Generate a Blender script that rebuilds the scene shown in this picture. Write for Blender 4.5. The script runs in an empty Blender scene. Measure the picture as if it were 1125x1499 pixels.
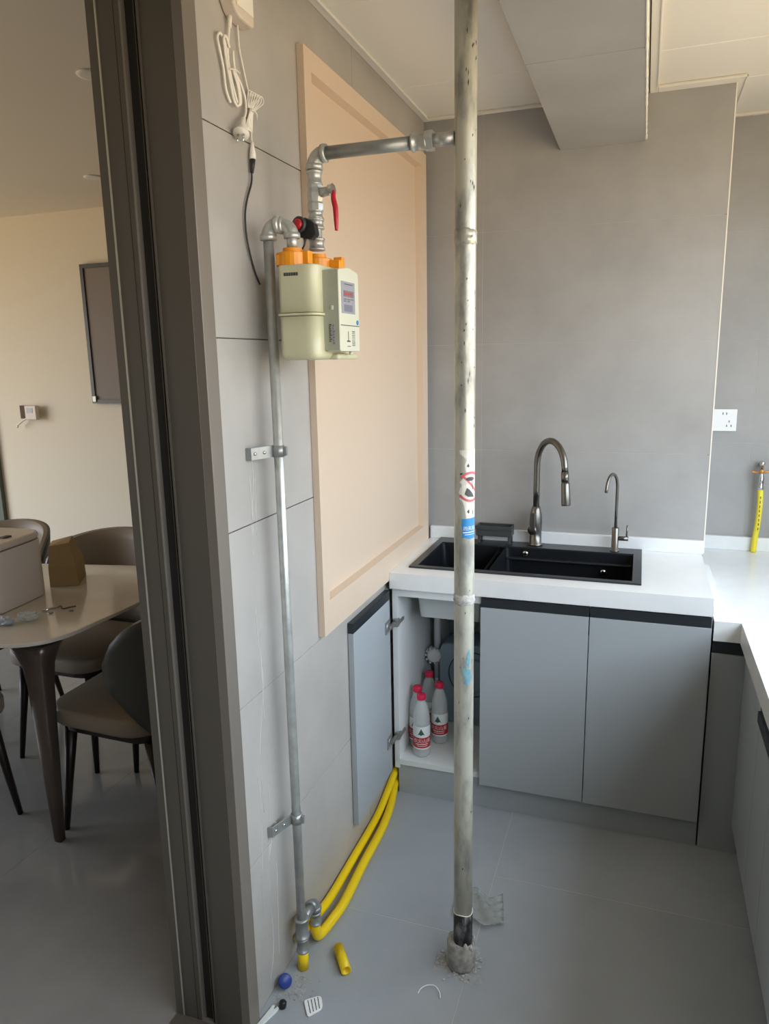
import bpy, bmesh, math, random
from mathutils import Vector, Matrix
random.seed(7)
PI = math.pi
SC = bpy.context.scene
COL = SC.collection

# ------------------------------------------------------------------ camera
CAM = bpy.data.cameras.new('camera')
cam = bpy.data.objects.new('camera', CAM)
COL.objects.link(cam)
CAM.sensor_fit = 'HORIZONTAL'
CAM.sensor_width = 36.0
CAM.lens = 1073.17 / 1125.0 * 36.0
CAM.clip_start = 0.02
yaw, pitch, roll = 0.337778, 0.205957, 0.019289
fw = Vector((-math.sin(yaw) * math.cos(pitch), math.cos(yaw) * math.cos(pitch), -math.sin(pitch)))
r0 = Vector((math.cos(yaw), math.sin(yaw), 0))
d0 = fw.cross(r0)
rt = r0 * math.cos(roll) + d0 * math.sin(roll)
dn = -r0 * math.sin(roll) + d0 * math.cos(roll)
mw = Matrix(((rt.x, -dn.x, -fw.x, 0.804), (rt.y, -dn.y, -fw.y, 0.0), (rt.z, -dn.z, -fw.z, 1.553), (0, 0, 0, 1)))
cam.matrix_world = mw
SC.camera = cam

# ------------------------------------------------------------------ world, daylight, exposure
def srgb(h):
    v = [int(h[i:i + 2], 16) / 255 for i in (0, 2, 4)]
    return tuple(c / 12.92 if c <= 0.04045 else ((c + 0.055) / 1.055) ** 2.4 for c in v) + (1,)

W = bpy.data.worlds.new('world')
SC.world = W
W.use_nodes = True
nt = W.node_tree
nt.nodes.clear()
wo = nt.nodes.new('ShaderNodeOutputWorld')
bg = nt.nodes.new('ShaderNodeBackground')
tc = nt.nodes.new('ShaderNodeTexCoord')
sx = nt.nodes.new('ShaderNodeSeparateXYZ')
rp = nt.nodes.new('ShaderNodeValToRGB')
mr = nt.nodes.new('ShaderNodeMapRange')
mr.inputs['From Min'].default_value = -0.12
mr.inputs['From Max'].default_value = 0.12
rp.color_ramp.elements[0].color = (0.60, 0.46, 0.28, 1)      # sunlit street and house fronts below the horizon
rp.color_ramp.elements[1].color = (0.98, 1.12, 1.29, 1)      # bright overcast sky above it
nt.links.new(tc.outputs['Generated'], sx.inputs[0])
nt.links.new(sx.outputs['Z'], mr.inputs['Value'])
nt.links.new(mr.outputs[0], rp.inputs[0])
nt.links.new(rp.outputs[0], bg.inputs['Color'])
bg.inputs['Strength'].default_value = 7.0
nt.links.new(bg.outputs[0], wo.inputs[0])

def portal(name, loc, rot, sx_, sy_):
    l = bpy.data.lights.new(name, 'AREA')
    l.shape = 'RECTANGLE'
    l.size, l.size_y = sx_, sy_
    l.cycles.is_portal = True
    o = bpy.data.objects.new(name, l)
    COL.objects.link(o)
    o.location = loc
    o.rotation_euler = rot
portal('kitchen_window_daylight', (1.83, 0.80, 1.60), (0, PI / 2, 0), 1.30, 3.90)
portal('dining_window_daylight', (-5.05, 0.85, 1.22), (0, -PI / 2, 0), 2.05, 3.5)

SC.view_settings.view_transform = 'Standard'
SC.view_settings.look = 'None'
SC.view_settings.gamma = 1.0
SC.view_settings.use_curve_mapping = False
SC.view_settings.exposure = -0.10
SC.cycles.use_denoising = True
SC.cycles.max_bounces = 12
SC.cycles.diffuse_bounces = 8
SC.cycles.transparent_max_bounces = 12
SC.cycles.sample_clamp_indirect = 6.0
SC.cycles.caustics_reflective = False
SC.cycles.caustics_refractive = False

# ------------------------------------------------------------------ materials
MATS = {}
def mat(name, hexcol, rough=0.5, metal=0.0, hex2=None, scale=3.0, lo=0.35, hi=0.65, bump=0.0, bscale=60.0,
        coat=0.0, stretch=(1, 1, 1), detail=5.0, spec=0.5, emit=0.0):
    m = bpy.data.materials.new(name)
    m.use_nodes = True
    n = m.node_tree.nodes
    L = m.node_tree.links
    p = n['Principled BSDF']
    p.inputs['Base Color'].default_value = srgb(hexcol)
    p.inputs['Roughness'].default_value = rough
    p.inputs['Metallic'].default_value = metal
    p.inputs['Coat Weight'].default_value = coat
    p.inputs['Specular IOR Level'].default_value = spec
    geo = n.new('ShaderNodeNewGeometry')
    mp = n.new('ShaderNodeMapping')
    mp.inputs['Scale'].default_value = stretch
    L.new(geo.outputs['Position'], mp.inputs['Vector'])
    if hex2:
        nz = n.new('ShaderNodeTexNoise')
        nz.inputs['Scale'].default_value = scale
        nz.inputs['Detail'].default_value = detail
        nz.inputs['Roughness'].default_value = 0.6
        L.new(mp.outputs[0], nz.inputs['Vector'])
        cr = n.new('ShaderNodeValToRGB')
        cr.color_ramp.elements[0].position = lo
        cr.color_ramp.elements[1].position = hi
        cr.color_ramp.elements[0].color = srgb(hexcol)
        cr.color_ramp.elements[1].color = srgb(hex2)
        L.new(nz.outputs['Fac'], cr.inputs[0])
        L.new(cr.outputs[0], p.inputs['Base Color'])
    if bump:
        nb = n.new('ShaderNodeTexNoise')
        nb.inputs['Scale'].default_value = bscale
        nb.inputs['Detail'].default_value = 4
        L.new(mp.outputs[0], nb.inputs['Vector'])
        b = n.new('ShaderNodeBump')
        b.inputs['Strength'].default_value = bump
        b.inputs['Distance'].default_value = 0.004
        L.new(nb.outputs['Fac'], b.inputs['Height'])
        L.new(b.outputs[0], p.inputs['Normal'])
    MATS[name] = m
    return m

M_wtile = mat('grey_stone_wall_tile', '969592', 0.34, hex2='aaa9a6', scale=2.6, lo=0.3, hi=0.72, bump=0.02, bscale=25)
M_ltile = mat('pale_grey_wall_tile', '9d9992', 0.34, hex2='b2ada6', scale=2.6, lo=0.3, hi=0.72, bump=0.02, bscale=25)
M_grout_d = mat('grey_grout', '6b6864', 0.9)
M_grout_l = mat('pale_grout', 'b5b2aa', 0.9)
M_grout_w = mat('white_grout', 'e6e2d6', 0.8)
M_ftile = mat('grey_floor_tile', '979da2', 0.24, hex2='a5aaae', scale=2.2, lo=0.3, hi=0.7, bump=0.015, bscale=18)
M_dtile = mat('polished_dining_tile', '7d7a76', 0.12, hex2='8a8782', scale=2.0)
M_ceil = mat('white_ceiling_panel', 'e6e3da', 0.5)
M_crown = mat('white_moulding', 'e6e3da', 0.4)
M_paint = mat('cream_wall_paint', 'e2d8c5', 0.8)
M_dceil = mat('dining_ceiling_paint', 'e6ddcf', 0.85)
M_peach = mat('peach_board', 'd0bba4', 0.45)
M_cab = mat('grey_matt_cabinet', 'a2a8ab', 0.42, spec=0.4)
M_white = mat('white_melamine', 'dcdfdd', 0.5)
M_quartz = mat('white_quartz', 'e9ebea', 0.25, hex2='e2e5e5', scale=8)
M_gun = mat('gunmetal_profile', '3b4045', 0.38, metal=0.6)
M_jamb = mat('taupe_aluminium', '5f5950', 0.42, metal=0.35)
M_jamb_d = mat('dark_track_rubber', '26231f', 0.5)
M_jamb_t = mat('grey_door_casing', '7d756b', 0.4, metal=0.3)
M_silver = mat('silver_edge', 'd8d2c2', 0.3, metal=0.7)
M_sink = mat('black_sink', '24272b', 0.32, spec=0.6)
M_sinkrim = mat('black_sink_rim', '34373a', 0.3, metal=0.4)
M_faucet = mat('brushed_gunmetal', '77756f', 0.28, metal=0.9)
M_dark = mat('dark_grey_plastic', '3f4243', 0.4)
M_black = mat('black_plastic', '1b1c1d', 0.4)
M_chrome = mat('chrome', 'd6d6d2', 0.15, metal=1.0)
M_galv = mat('galvanised_steel', 'c9cac4', 0.32, metal=0.55, hex2='b2b3ae', scale=30, bump=0.05, bscale=120)
M_galvd = mat('grey_zinc_pipe', 'a3a5a1', 0.38, metal=0.6, hex2='949693', scale=22)
M_pipe = mat('aged_silver_paint', 'c4c1b0', 0.36, metal=0.35, hex2='8f8e86', scale=22, lo=0.47, hi=0.66, bump=0.12, bscale=70, stretch=(1, 1, 0.35))
M_pipeblk = mat('black_bitumen_band', '1f2022', 0.45, hex2='8b8b88', scale=38, lo=0.52, hi=0.66, stretch=(1, 1, 0.3), bump=0.2)
M_mortar = mat('cement_mortar', '8e8c88', 0.9, hex2='b9b4a8', scale=45, bump=0.6, bscale=90)
M_mortw = mat('white_cement_smear', 'c9c7c0', 0.9, hex2='a8a59e', scale=60, bump=0.4, bscale=120)
M_smear = mat('grey_cement_skin', '94979a', 0.85, hex2='a9abab', scale=70, bump=0.3, bscale=150)
M_streak = mat('white_cement_streak', 'c6c3bc', 0.85)
M_cream = mat('cream_painted_steel', 'cfcca9', 0.32, hex2='c8c5a3', scale=6)
M_meterface = mat('cream_plastic', 'd2d2bd', 0.4)
M_meterside = mat('grey_cream_plastic', 'a7a894', 0.45)
M_lcd = mat('grey_display', '9a9aa2', 0.25)
M_lcd2 = mat('display_window', '777a86', 0.2)
M_ink = mat('dark_print', '4a4a48', 0.6)
M_inkred = mat('red_print', 'b0463f', 0.6)
M_inkblue = mat('violet_pen', '7f7aa8', 0.6)
M_blue = mat('blue_sticker', '2f86bf', 0.45)
M_bluepaint = mat('blue_paint_smear', '4a7d9c', 0.7, hex2='7fa8a0', scale=40)
M_paper = mat('white_sticker', 'e8e4d8', 0.6, hex2='d9d3c4', scale=60)
M_red = mat('red_print_ring', 'd2656a', 0.5)
M_redp = mat('red_plastic', 'b81f2c', 0.35)
M_redcap = mat('crimson_cap', 'd3214a', 0.35)
M_redlabel = mat('red_label', 'b4242f', 0.45)
M_labelw = mat('white_label', 'dfe4e0', 0.45)
M_green = mat('dark_green_print', '2f5a4a', 0.5)
M_orange = mat('orange_plastic', 'f09a1f', 0.35)
M_yellow = mat('yellow_hose', 'f2cf10', 0.35)
M_yellowp = mat('pale_yellow_hose', 'efdc3a', 0.4)
M_ochre = mat('brass_wing_valve', 'c78f55', 0.4, metal=0.4)
M_cord = mat('white_cord', 'e9e4d8', 0.45)
M_wblk = mat('black_cord', '2a2826', 0.5)
M_socket = mat('white_socket_plastic', 'eff0ee', 0.3)
M_pvc = mat('white_pvc', 'c9c9cc', 0.4)
M_basin = mat('grey_sink_underside', 'b4b8b6', 0.6)
M_bluegrey = mat('blue_grey_plastic', '7f929c', 0.45)
M_bluecap = mat('blue_cap', '2a3f86', 0.4)
M_leather = mat('taupe_leather', '8a7d6d', 0.5, bump=0.05, bscale=180)
M_leatherd = mat('dark_grey_leather', '45453f', 0.45, bump=0.05, bscale=180)
M_legdark = mat('dark_bronze_leg', '2c2220', 0.35, metal=0.5)
M_legbr = mat('bronze_table_leg', '665a52', 0.3, metal=0.6)
M_marble = mat('cream_sintered_stone', 'cfc6b8', 0.12, hex2='b9ae9f', scale=3.5, lo=0.45, hi=0.8)
M_boxw = mat('warm_white_plastic', 'd3c6b8', 0.4)
M_bag = mat('kraft_paper', '9c8256', 0.75, bump=0.2, bscale=60)
M_pic = mat('dim_screen', '7a6e66', 0.6)
M_frame = mat('dark_picture_frame', '2a2520', 0.4)
M_curtain = mat('grey_green_door', '5d6257', 0.6)
M_hole = mat('brown_wall_box', '5b4538', 0.8)

def film_material():
    m = bpy.data.materials.new('clear_plastic_film')
    m.use_nodes = True
    n, L = m.node_tree.nodes, m.node_tree.links
    p = n['Principled BSDF']
    p.inputs['Base Color'].default_value = srgb('c9cfcd')
    p.inputs['Roughness'].default_value = 0.25
    t = n.new('ShaderNodeBsdfTransparent')
    mx = n.new('ShaderNodeMixShader')
    mx.inputs[0].default_value = 0.5
    L.new(t.outputs[0], mx.inputs[1])
    L.new(p.outputs[0], mx.inputs[2])
    L.new(mx.outputs[0], n['Material Output'].inputs[0])
    return m
M_film = film_material()
M_bottle = M_film.copy(); M_bottle.name = 'clear_bottle_plastic'
M_bottle.node_tree.nodes['Principled BSDF'].inputs['Base Color'].default_value = srgb('dde0de')
M_bottle.node_tree.nodes['Principled BSDF'].inputs['Roughness'].default_value = 0.12
M_bottle.node_tree.nodes['Mix Shader'].inputs[0].default_value = 0.42
M_glass = M_film.copy(); M_glass.name = 'window_glass'
M_glass.node_tree.nodes['Principled BSDF'].inputs['Roughness'].default_value = 0.02
M_glass.node_tree.nodes['Mix Shader'].inputs[0].default_value = 0.05

# ------------------------------------------------------------------ mesh helpers (all in world metres)
ORG = {}
def add_box(bm, x0, x1, y0, y1, z0, z1, bev=0.0, seg=2):
    v = [bm.verts.new(p) for p in ((x0, y0, z0), (x1, y0, z0), (x1, y1, z0), (x0, y1, z0),
                                   (x0, y0, z1), (x1, y0, z1), (x1, y1, z1), (x0, y1, z1))]
    fs = [bm.faces.new([v[i] for i in q]) for q in ((3, 2, 1, 0), (4, 5, 6, 7), (0, 1, 5, 4), (1, 2, 6, 5), (2, 3, 7, 6), (3, 0, 4, 7))]
    if bev:
        es = list({e for f in fs for e in f.edges})
        bmesh.ops.bevel(bm, geom=es, offset=bev, segments=seg, affect='EDGES', profile=0.5)
    return bm

def frame_axes(d):
    d = d.normalized()
    a = Vector((0, 0, 1)) if abs(d.z) < 0.9 else Vector((1, 0, 0))
    u = d.cross(a).normalized()
    return u, d.cross(u).normalized()

def add_tube(bm, pts, r, n=12, caps=True, closed=False):
    P = [Vector(p) for p in pts]
    R = r if isinstance(r, (list, tuple)) else [r] * len(P)
    rings = []
    u = None
    N = len(P)
    for i, p in enumerate(P):
        a = P[(i - 1) % N] if (closed or i > 0) else P[0]
        b = P[(i + 1) % N] if (closed or i < N - 1) else P[-1]
        d = (b - a).normalized()
        if u is None:
            u, w = frame_axes(d)
        else:
            u = (u - d * u.dot(d))
            if u.length < 1e-6:
                u, w = frame_axes(d)
            u.normalize()
        w = d.cross(u).normalized()
        rings.append([bm.verts.new(p + (u * math.cos(2 * PI * k / n) + w * math.sin(2 * PI * k / n)) * R[i]) for k in range(n)])
    rng = range(N if closed else N - 1)
    for i in rng:
        A, B = rings[i], rings[(i + 1) % N]
        for k in range(n):
            f = bm.faces.new((A[k], A[(k + 1) % n], B[(k + 1) % n], B[k]))
            f.smooth = True
    if caps and not closed:
        bm.faces.new(rings[0][::-1])
        bm.faces.new(rings[-1])
    return bm

def smooth_path(pts, sub=6):
    P = [Vector(p) for p in pts]
    out = []
    for i in range(len(P) - 1):
        p0 = P[max(i - 1, 0)]; p1 = P[i]; p2 = P[i + 1]; p3 = P[min(i + 2, len(P) - 1)]
        for s in range(sub):
            t = s / sub
            out.append(0.5 * ((2 * p1) + (p2 - p0) * t + (2 * p0 - 5 * p1 + 4 * p2 - p3) * t * t + (3 * p1 - p0 - 3 * p2 + p3) * t ** 3))
    out.append(P[-1])
    return out

def add_lathe(bm, prof, o=(0, 0, 0), d=(0, 0, 1), n=20, smooth=True):
    o = Vector(o); d = Vector(d).normalized()
    u, w = frame_axes(d)
    rings = []
    for r, h in prof:
        r = max(r, 1e-5)
        rings.append([bm.verts.new(o + d * h + (u * math.cos(2 * PI * k / n) + w * math.sin(2 * PI * k / n)) * r) for k in range(n)])
    for A, B in zip(rings, rings[1:]):
        for k in range(n):
            f = bm.faces.new((A[k], B[k], B[(k + 1) % n], A[(k + 1) % n]))
            f.smooth = smooth
    bm.faces.new(rings[0])
    bm.faces.new(rings[-1][::-1])
    return bm

def add_prism(bm, poly, axis, a0, a1, bev=0.0):
    def mk(p, a):
        if axis == 'z': return (p[0], p[1], a)
        if axis == 'x': return (a, p[0], p[1])
        return (p[0], a, p[1])
    A = [bm.verts.new(mk(p, a0)) for p in poly]
    B = [bm.verts.new(mk(p, a1)) for p in poly]
    fs = [bm.faces.new(A), bm.faces.new(B[::-1])]
    k = len(poly)
    for i in range(k):
        fs.append(bm.faces.new((A[i], B[i], B[(i + 1) % k], A[(i + 1) % k])))
    bmesh.ops.recalc_face_normals(bm, faces=fs)
    if bev:
        es = list(set(fs[0].edges) | set(fs[1].edges))
        bmesh.ops.bevel(bm, geom=es, offset=bev, segments=2, affect='EDGES', profile=0.5)
    return bm

def round_poly(pts, r, seg=5):
    out = []
    N = len(pts)
    for i in range(N):
        p = Vector(pts[i]); a = (Vector(pts[i - 1]) - p); b = (Vector(pts[(i + 1) % N]) - p)
        rr = r[i] if isinstance(r, (list, tuple)) else r
        p0 = p + a.normalized() * min(rr, a.length / 2); p2 = p + b.normalized() * min(rr, b.length / 2)
        for s in range(seg + 1):
            t = s / seg
            q = p0 * (1 - t) ** 2 + p * 2 * t * (1 - t) + p2 * t * t
            out.append((q.x, q.y))
    return out

def ring_slab(bm, o, i, axis, a0, a1):
    """rectangular slab with a rectangular hole; o, i = (u0,u1,v0,v1)"""
    def mk(u, v, a):
        return (u, v, a) if axis == 'z' else ((a, u, v) if axis == 'x' else (u, a, v))
    def rect(q, a): return [bm.verts.new(mk(u, v, a)) for u, v in ((q[0], q[2]), (q[1], q[2]), (q[1], q[3]), (q[0], q[3]))]
    O0, O1, I0, I1 = rect(o, a0), rect(o, a1), rect(i, a0), rect(i, a1)
    fs = []
    for k in range(4):
        j = (k + 1) % 4
        fs += [bm.faces.new((O0[k], O0[j], I0[j], I0[k])), bm.faces.new((O1[k], I1[k], I1[j], O1[j])),
               bm.faces.new((O0[k], O1[k], O1[j], O0[j])), bm.faces.new((I0[k], I0[j], I1[j], I1[k]))]
    bmesh.ops.recalc_face_normals(bm, faces=fs)
    return bm

def NB(): return bmesh.new()

def obj(name, bm, m, parent=None, org=None, label=None, cat=None, group=None, kind=None):
    if org is None:
        if parent is not None:
            org = Vector((0, 0, 0)) + ORG[parent]
        else:
            xs = [v.co for v in bm.verts]
            org = Vector(((min(c.x for c in xs) + max(c.x for c in xs)) / 2, (min(c.y for c in xs) + max(c.y for c in xs)) / 2, min(c.z for c in xs)))
    org = Vector(org)
    for v in bm.verts:
        v.co -= org
    me = bpy.data.meshes.new(name)
    bm.to_mesh(me)
    bm.free()
    for mm in (m if isinstance(m, (list, tuple)) else [m]):
        me.materials.append(mm)
    o = bpy.data.objects.new(name, me)
    COL.objects.link(o)
    if parent is not None:
        o.parent = parent
        o.location = org - ORG[parent]
    else:
        o.location = org
    ORG[o] = org
    if label: o['label'] = label
    if cat: o['category'] = cat
    if group: o['group'] = group
    if kind: o['kind'] = kind
    return o

def thing(name, loc, label, cat, group=None, kind=None):
    o = bpy.data.objects.new(name, None)
    o.empty_display_size = 0.05
    COL.objects.link(o)
    o.location = loc
    ORG[o] = Vector(loc)
    if label: o['label'] = label
    if cat: o['category'] = cat
    if group: o['group'] = group
    if kind: o['kind'] = kind
    return o

def copy_tree(root, loc, rotz, label, group):
    r = root.copy(); COL.objects.link(r)
    r.location = loc; r.rotation_euler = (0, 0, rotz)
    r['label'] = label; r['group'] = group
    for ch in list(root.children):
        c = ch.copy(); COL.objects.link(c); c.parent = r
        for g in list(ch.children):
            d = g.copy(); COL.objects.link(d); d.parent = c
    return r

def bx(name, m, x0, x1, y0, y1, z0, z1, parent=None, bev=0.0, **k):
    return obj(name, add_box(NB(), x0, x1, y0, y1, z0, z1, bev), m, parent, **k)

TILE_CACHE = {}
def tile(parent, m, lo, hi, bev=0.0012, name='tile'):
    """one slab; alike slabs share their mesh"""
    c = [(a + b) / 2 for a, b in zip(lo, hi)]
    d = tuple(round((b - a) / 2, 4) for a, b in zip(lo, hi))
    key = (d, m.name, bev)
    if key not in TILE_CACHE:
        bm = add_box(NB(), -d[0], d[0], -d[1], d[1], -d[2], d[2], bev, 1)
        me = bpy.data.meshes.new(name)
        bm.to_mesh(me); bm.free()
        me.materials.append(m)
        TILE_CACHE[key] = me
    o = bpy.data.objects.new(name, TILE_CACHE[key])
    COL.objects.link(o)
    o.parent = parent
    o.location = Vector(c) - ORG[parent]
    ORG[o] = Vector(c)
    return o

def cuts(a, b, ps):
    q = [a] + [p for p in ps if a + 0.01 < p < b - 0.01] + [b]
    return list(zip(q, q[1:]))

G = 0.0012      # half a joint
ROWS = [0.4 * k for k in range(1, 7)]

# ------------------------------------------------------------------ the room
CZ = 2.403
floor = bx('floor', M_grout_l, -5.05, 1.86, -1.4, 3.7, -0.12, -0.0006, kind='structure')
for (xa, xb) in cuts(0.0, 1.80, [0.45, 1.25]):
    for (ya, yb) in cuts(-1.3, 3.22, [-0.7, 0.1, 0.9, 1.7, 2.5] if xa < 0.4 else [-0.44, 0.36, 1.16, 1.96, 2.76]):
        tile(floor, M_ftile, (xa + 0.001, ya + 0.001, -0.011), (xb - 0.001, yb - 0.001, 0.0), 0.0005)
for (xa, xb) in cuts(-5.0, -0.0, [-4.2, -3.4, -2.6, -1.8, -1.0, -0.2]):
    for (ya, yb) in cuts(-1.3, 3.62, [-0.5, 0.3, 1.1, 1.9, 2.7, 3.5]):
        tile(floor, M_dtile, (xa + 0.0002, ya + 0.0002, -0.011), (xb - 0.0002, yb - 0.0002, 0.0), 0.0003)

wall_left = bx('wall_left', M_grout_d, -0.19, -0.0085, 1.262, 3.6, 0.0, 2.6, kind='structure')
for (za, zb) in cuts(0.0, CZ, ROWS):
    for (ya, yb) in cuts(1.287, 2.803, [2.086]):
        a, b, c, d = ya + 0.0009, yb - 0.0009, za + 0.0009, zb - 0.0009
        hy0, hy1, hz0, hz1 = 1.745, 2.745, 0.835, 2.255        # the opening behind the cover board
        if d < hz0 or c > hz1:
            tile(wall_left, M_ltile, (-0.0095, a, c), (0.0, b, d), 0.0008)
        elif c >= hz0 and d <= hz1:
            if a < hy0:
                tile(wall_left, M_ltile, (-0.0095, a, c), (0.0, hy0, d))
            else:
                tile(wall_left, M_ltile, (-0.0095, hy1, c), (0.0, b, d))
        else:
            low = c < hz0
            e = hz0 if low else hz1
            q0, q1 = (c, d) if low else (d, c)
            if a < hy0:
                pl_ = [(a, q0), (b, q0), (b, e), (hy0, e), (hy0, q1), (a, q1)]
            else:
                pl_ = [(a, q0), (b, q0), (b, q1), (hy1, q1), (hy1, e), (a, e)]
            obj('tile', add_prism(NB(), pl_, 'x', -0.0095, 0.0), M_ltile, wall_left)
# cement streaks run down the left wall under the riser clamps
bm = NB()
for (pts, w) in (([(1.412, 1.346), (1.416, 1.30), (1.395, 1.165), (1.400, 1.12)], 0.0016),
                 ([(1.400, 1.31), (1.404, 1.20), (1.392, 1.15)], 0.0013), ([(1.425, 1.30), (1.418, 1.17)], 0.001),
                 ([(1.397, 1.07), (1.395, 0.94), (1.410, 0.816), (1.377, 0.66), (1.38, 0.50)], 0.0012),
                 ([(1.41, 0.98), (1.405, 0.8), (1.408, 0.72)], 0.0011), ([(1.36, 0.62), (1.365, 0.48), (1.352, 0.34)], 0.0011),
                 ([(1.406, 0.554), (1.40, 0.43), (1.384, 0.326), (1.388, 0.128), (1.360, 0.034)], 0.0015),
                 ([(1.43, 0.44), (1.405, 0.40), (1.39, 0.36)], 0.0025), ([(1.425, 0.33), (1.42, 0.2), (1.412, 0.068)], 0.0013),
                 ([(1.345, 0.4), (1.35, 0.25), (1.34, 0.12)], 0.001)):
    pp = smooth_path([(0.0004, y, z) for y, z in pts], 5)
    add_tube(bm, pp, [w * random.uniform(0.15, 1.1) for _ in pp], 5)
st = obj('cement_streak', bm, M_streak, wall_left, kind='stuff')

wall_back = bx('wall_back', M_grout_l, -0.0085, 1.031, 2.8076, 3.33, 0.0, 2.6, kind='structure')
for (za, zb) in cuts(0.0, CZ, ROWS):
    for (xa, xb) in cuts(0.0, 1.0395, [0.222]):
        tile(wall_back, M_wtile, (xa + 0.0006, 2.807, za + 0.0006), (xb - 0.0006, 2.8165, zb - 0.0006), 0.0005)
for (za, zb) in cuts(0.0, CZ, ROWS):
    tile(wall_back, M_wtile, (1.030, 2.817 + G, za + G), (1.0385, 3.199, zb - G))
bx('corner_bead', M_grout_w, 1.0385, 1.0425, 2.8062, 2.8112, 0.84, CZ - 0.001, wall_back)
wall_recess = bx('wall_recess', M_grout_l, 1.031, 1.86, 3.2006, 3.33, 0.0, 2.6, kind='structure')
for (za, zb) in cuts(0.0, CZ, ROWS):
    for (xa, xb) in cuts(1.04, 1.75, [1.217] if za < 1.5 else []):
        tile(wall_recess, M_wtile, (xa + 0.0006, 3.2, za + 0.0006), (xb - 0.0006, 3.2095, zb - 0.0006), 0.0005)

# right wall with the window (all of it beyond the right edge of the photograph)
wall_right = obj('wall_right', ring_slab(NB(), (-1.4, 3.33, 0.0, 2.6), (-1.15, 2.75, 0.95, 2.25), 'x', 1.755, 1.86), M_wtile, kind='structure')
win = thing('window_1', (1.80, 1.35, 0.95), None, None, kind='structure')
obj('window_frame', ring_slab(NB(), (-1.15, 2.75, 0.95, 2.25), (-1.10, 2.70, 1.0, 2.20), 'x', 1.78, 1.83), M_pvc, win)
for y in (-0.15, 0.8, 1.75):
    bx('mullion', M_pvc, 1.785, 1.825, y - 0.02, y + 0.02, 1.0, 2.2, win)
for a, b in ((-1.10, -0.17), (-0.13, 0.78), (0.82, 1.73), (1.77, 2.70)):
    bx('window_pane', M_glass, 1.803, 1.807, a, b, 1.0, 2.2, win)
wall_near = bx('wall_near', M_jamb, -5.05, 1.86, -1.4, -1.3, 0.0, 2.6, kind='structure')
wall_far = bx('wall_far', M_paint, -5.05, -0.19, 3.6, 3.7, 0.0, 2.6, kind='structure')
wall_west = obj('wall_west', ring_slab(NB(), (-1.4, 3.7, 0.0, 2.6), (-0.9, 2.6, 0.2, 2.25), 'x', -5.05, -5.0), M_paint, kind='structure')
bx('trim_4', M_jamb, -0.19, 0.0, -1.3, 1.262, 2.28, 2.6, kind='structure')

# ceilings
ceil = bx('ceiling', M_grout_d, -0.19, 1.86, -1.4, 3.33, CZ + 0.008, 2.6, kind='structure')
for (xa, xb) in ((0.012, 0.489), (0.776, 1.376), (1.376, 1.744)):
    for (ya, yb) in cuts(-1.3, 3.19, [-1.13, -0.53, 0.07, 0.67, 1.27, 1.87, 2.468, 2.79 if xa > 0.7 else 9]):
        if xa < 0.7 and ya > 2.79: continue
        y1 = min(yb, 2.80) if xa < 0.7 else yb
        if xa > 0.7 and xa < 1.0 and ya >= 2.78:
            tile(ceil, M_ceil, (1.045, ya + 0.001, CZ), (xb - 0.001, y1 - 0.001, CZ + 0.009), 0.0025, 'ceiling_panel')
        else:
            tile(ceil, M_ceil, (xa + 0.001, ya + 0.001, CZ), (xb - 0.001, y1 - 0.001, CZ + 0.009), 0.0025, 'ceiling_panel')
dceil = bx('ceiling_dining', M_dceil, -5.05, -0.19, -1.4, 3.7, 2.412, 2.6, kind='structure')
# slim white edge mouldings
def crown(name, x0, x1, y0, y1):
    t = thing(name, ((x0 + x1) / 2, (y0 + y1) / 2, CZ), None, None, kind='structure')
    bm = add_box(NB(), x0, x1, y0, y1, CZ - 0.007, CZ - 0.0005, 0.0015)
    obj('moulding', bm, M_crown, t)
    return t
c1 = crown('trim_1', 0.0005, 0.024, 1.30, 2.806)
bx('bead', M_crown, 0.020, 0.026, 1.30, 2.78, CZ - 0.0105, CZ - 0.006, c1, 0.001)
c2 = crown('trim_2', 0.0245, 0.489, 2.779, 2.8065)
bx('bead', M_crown, 0.026, 0.489, 2.776, 2.781, CZ - 0.0105, CZ - 0.006, c2, 0.001)
c3 = crown('trim_3', 0.7775, 0.803, -1.29, 2.806)
bx('bead', M_crown, 0.800, 0.805, -1.29, 2.745, CZ - 0.0105, CZ - 0.006, c3, 0.001)
c5 = crown('trim_5', 0.8035, 1.062, 2.750, 2.8065)
bx('bead', M_crown, 0.803, 1.067, 2.746, 2.751, CZ - 0.0105, CZ - 0.006, c5, 0.001)
c6 = crown('trim_6', 1.0405, 1.062, 2.807, 3.17)
bx('bead', M_crown, 1.062, 1.067, 2.746, 3.17, CZ - 0.0105, CZ - 0.006, c6, 0.001)
c7 = crown('trim_7', 1.0405, 1.75, 3.171, 3.1995)
bx('bead', M_crown, 1.0405, 1.75, 3.168, 3.173, CZ - 0.0105, CZ - 0.006, c7, 0.001)

# tiled beam
BZ = 2.251
beam = bx('ceiling_beam', M_grout_d, 0.500, 0.766, -1.3, 2.8155, BZ + 0.0085, 2.6, kind='structure')
for (ya, yb) in cuts(-1.3, 2.8065, [-0.4, 0.4, 1.2, 1.99]):
    tile(beam, M_wtile, (0.4915, ya + G, BZ), (0.773, yb - G, BZ + 0.0095))
    tile(beam, M_wtile, (0.4905, ya + G, BZ + 0.011), (0.4995, yb - G, CZ + 0.006))
    tile(beam, M_wtile, (0.766, ya + G, BZ + 0.011), (0.7745, yb - G, CZ + 0.006))
bm = NB()
pp = [(0.7735, -1.2 + 0.02 * k, BZ + 0.001) for k in range(200)]
add_tube(bm, pp, [random.uniform(0.0022, 0.0042) for _ in pp], 6)
obj('grout_line', bm, M_grout_w, beam)

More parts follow.
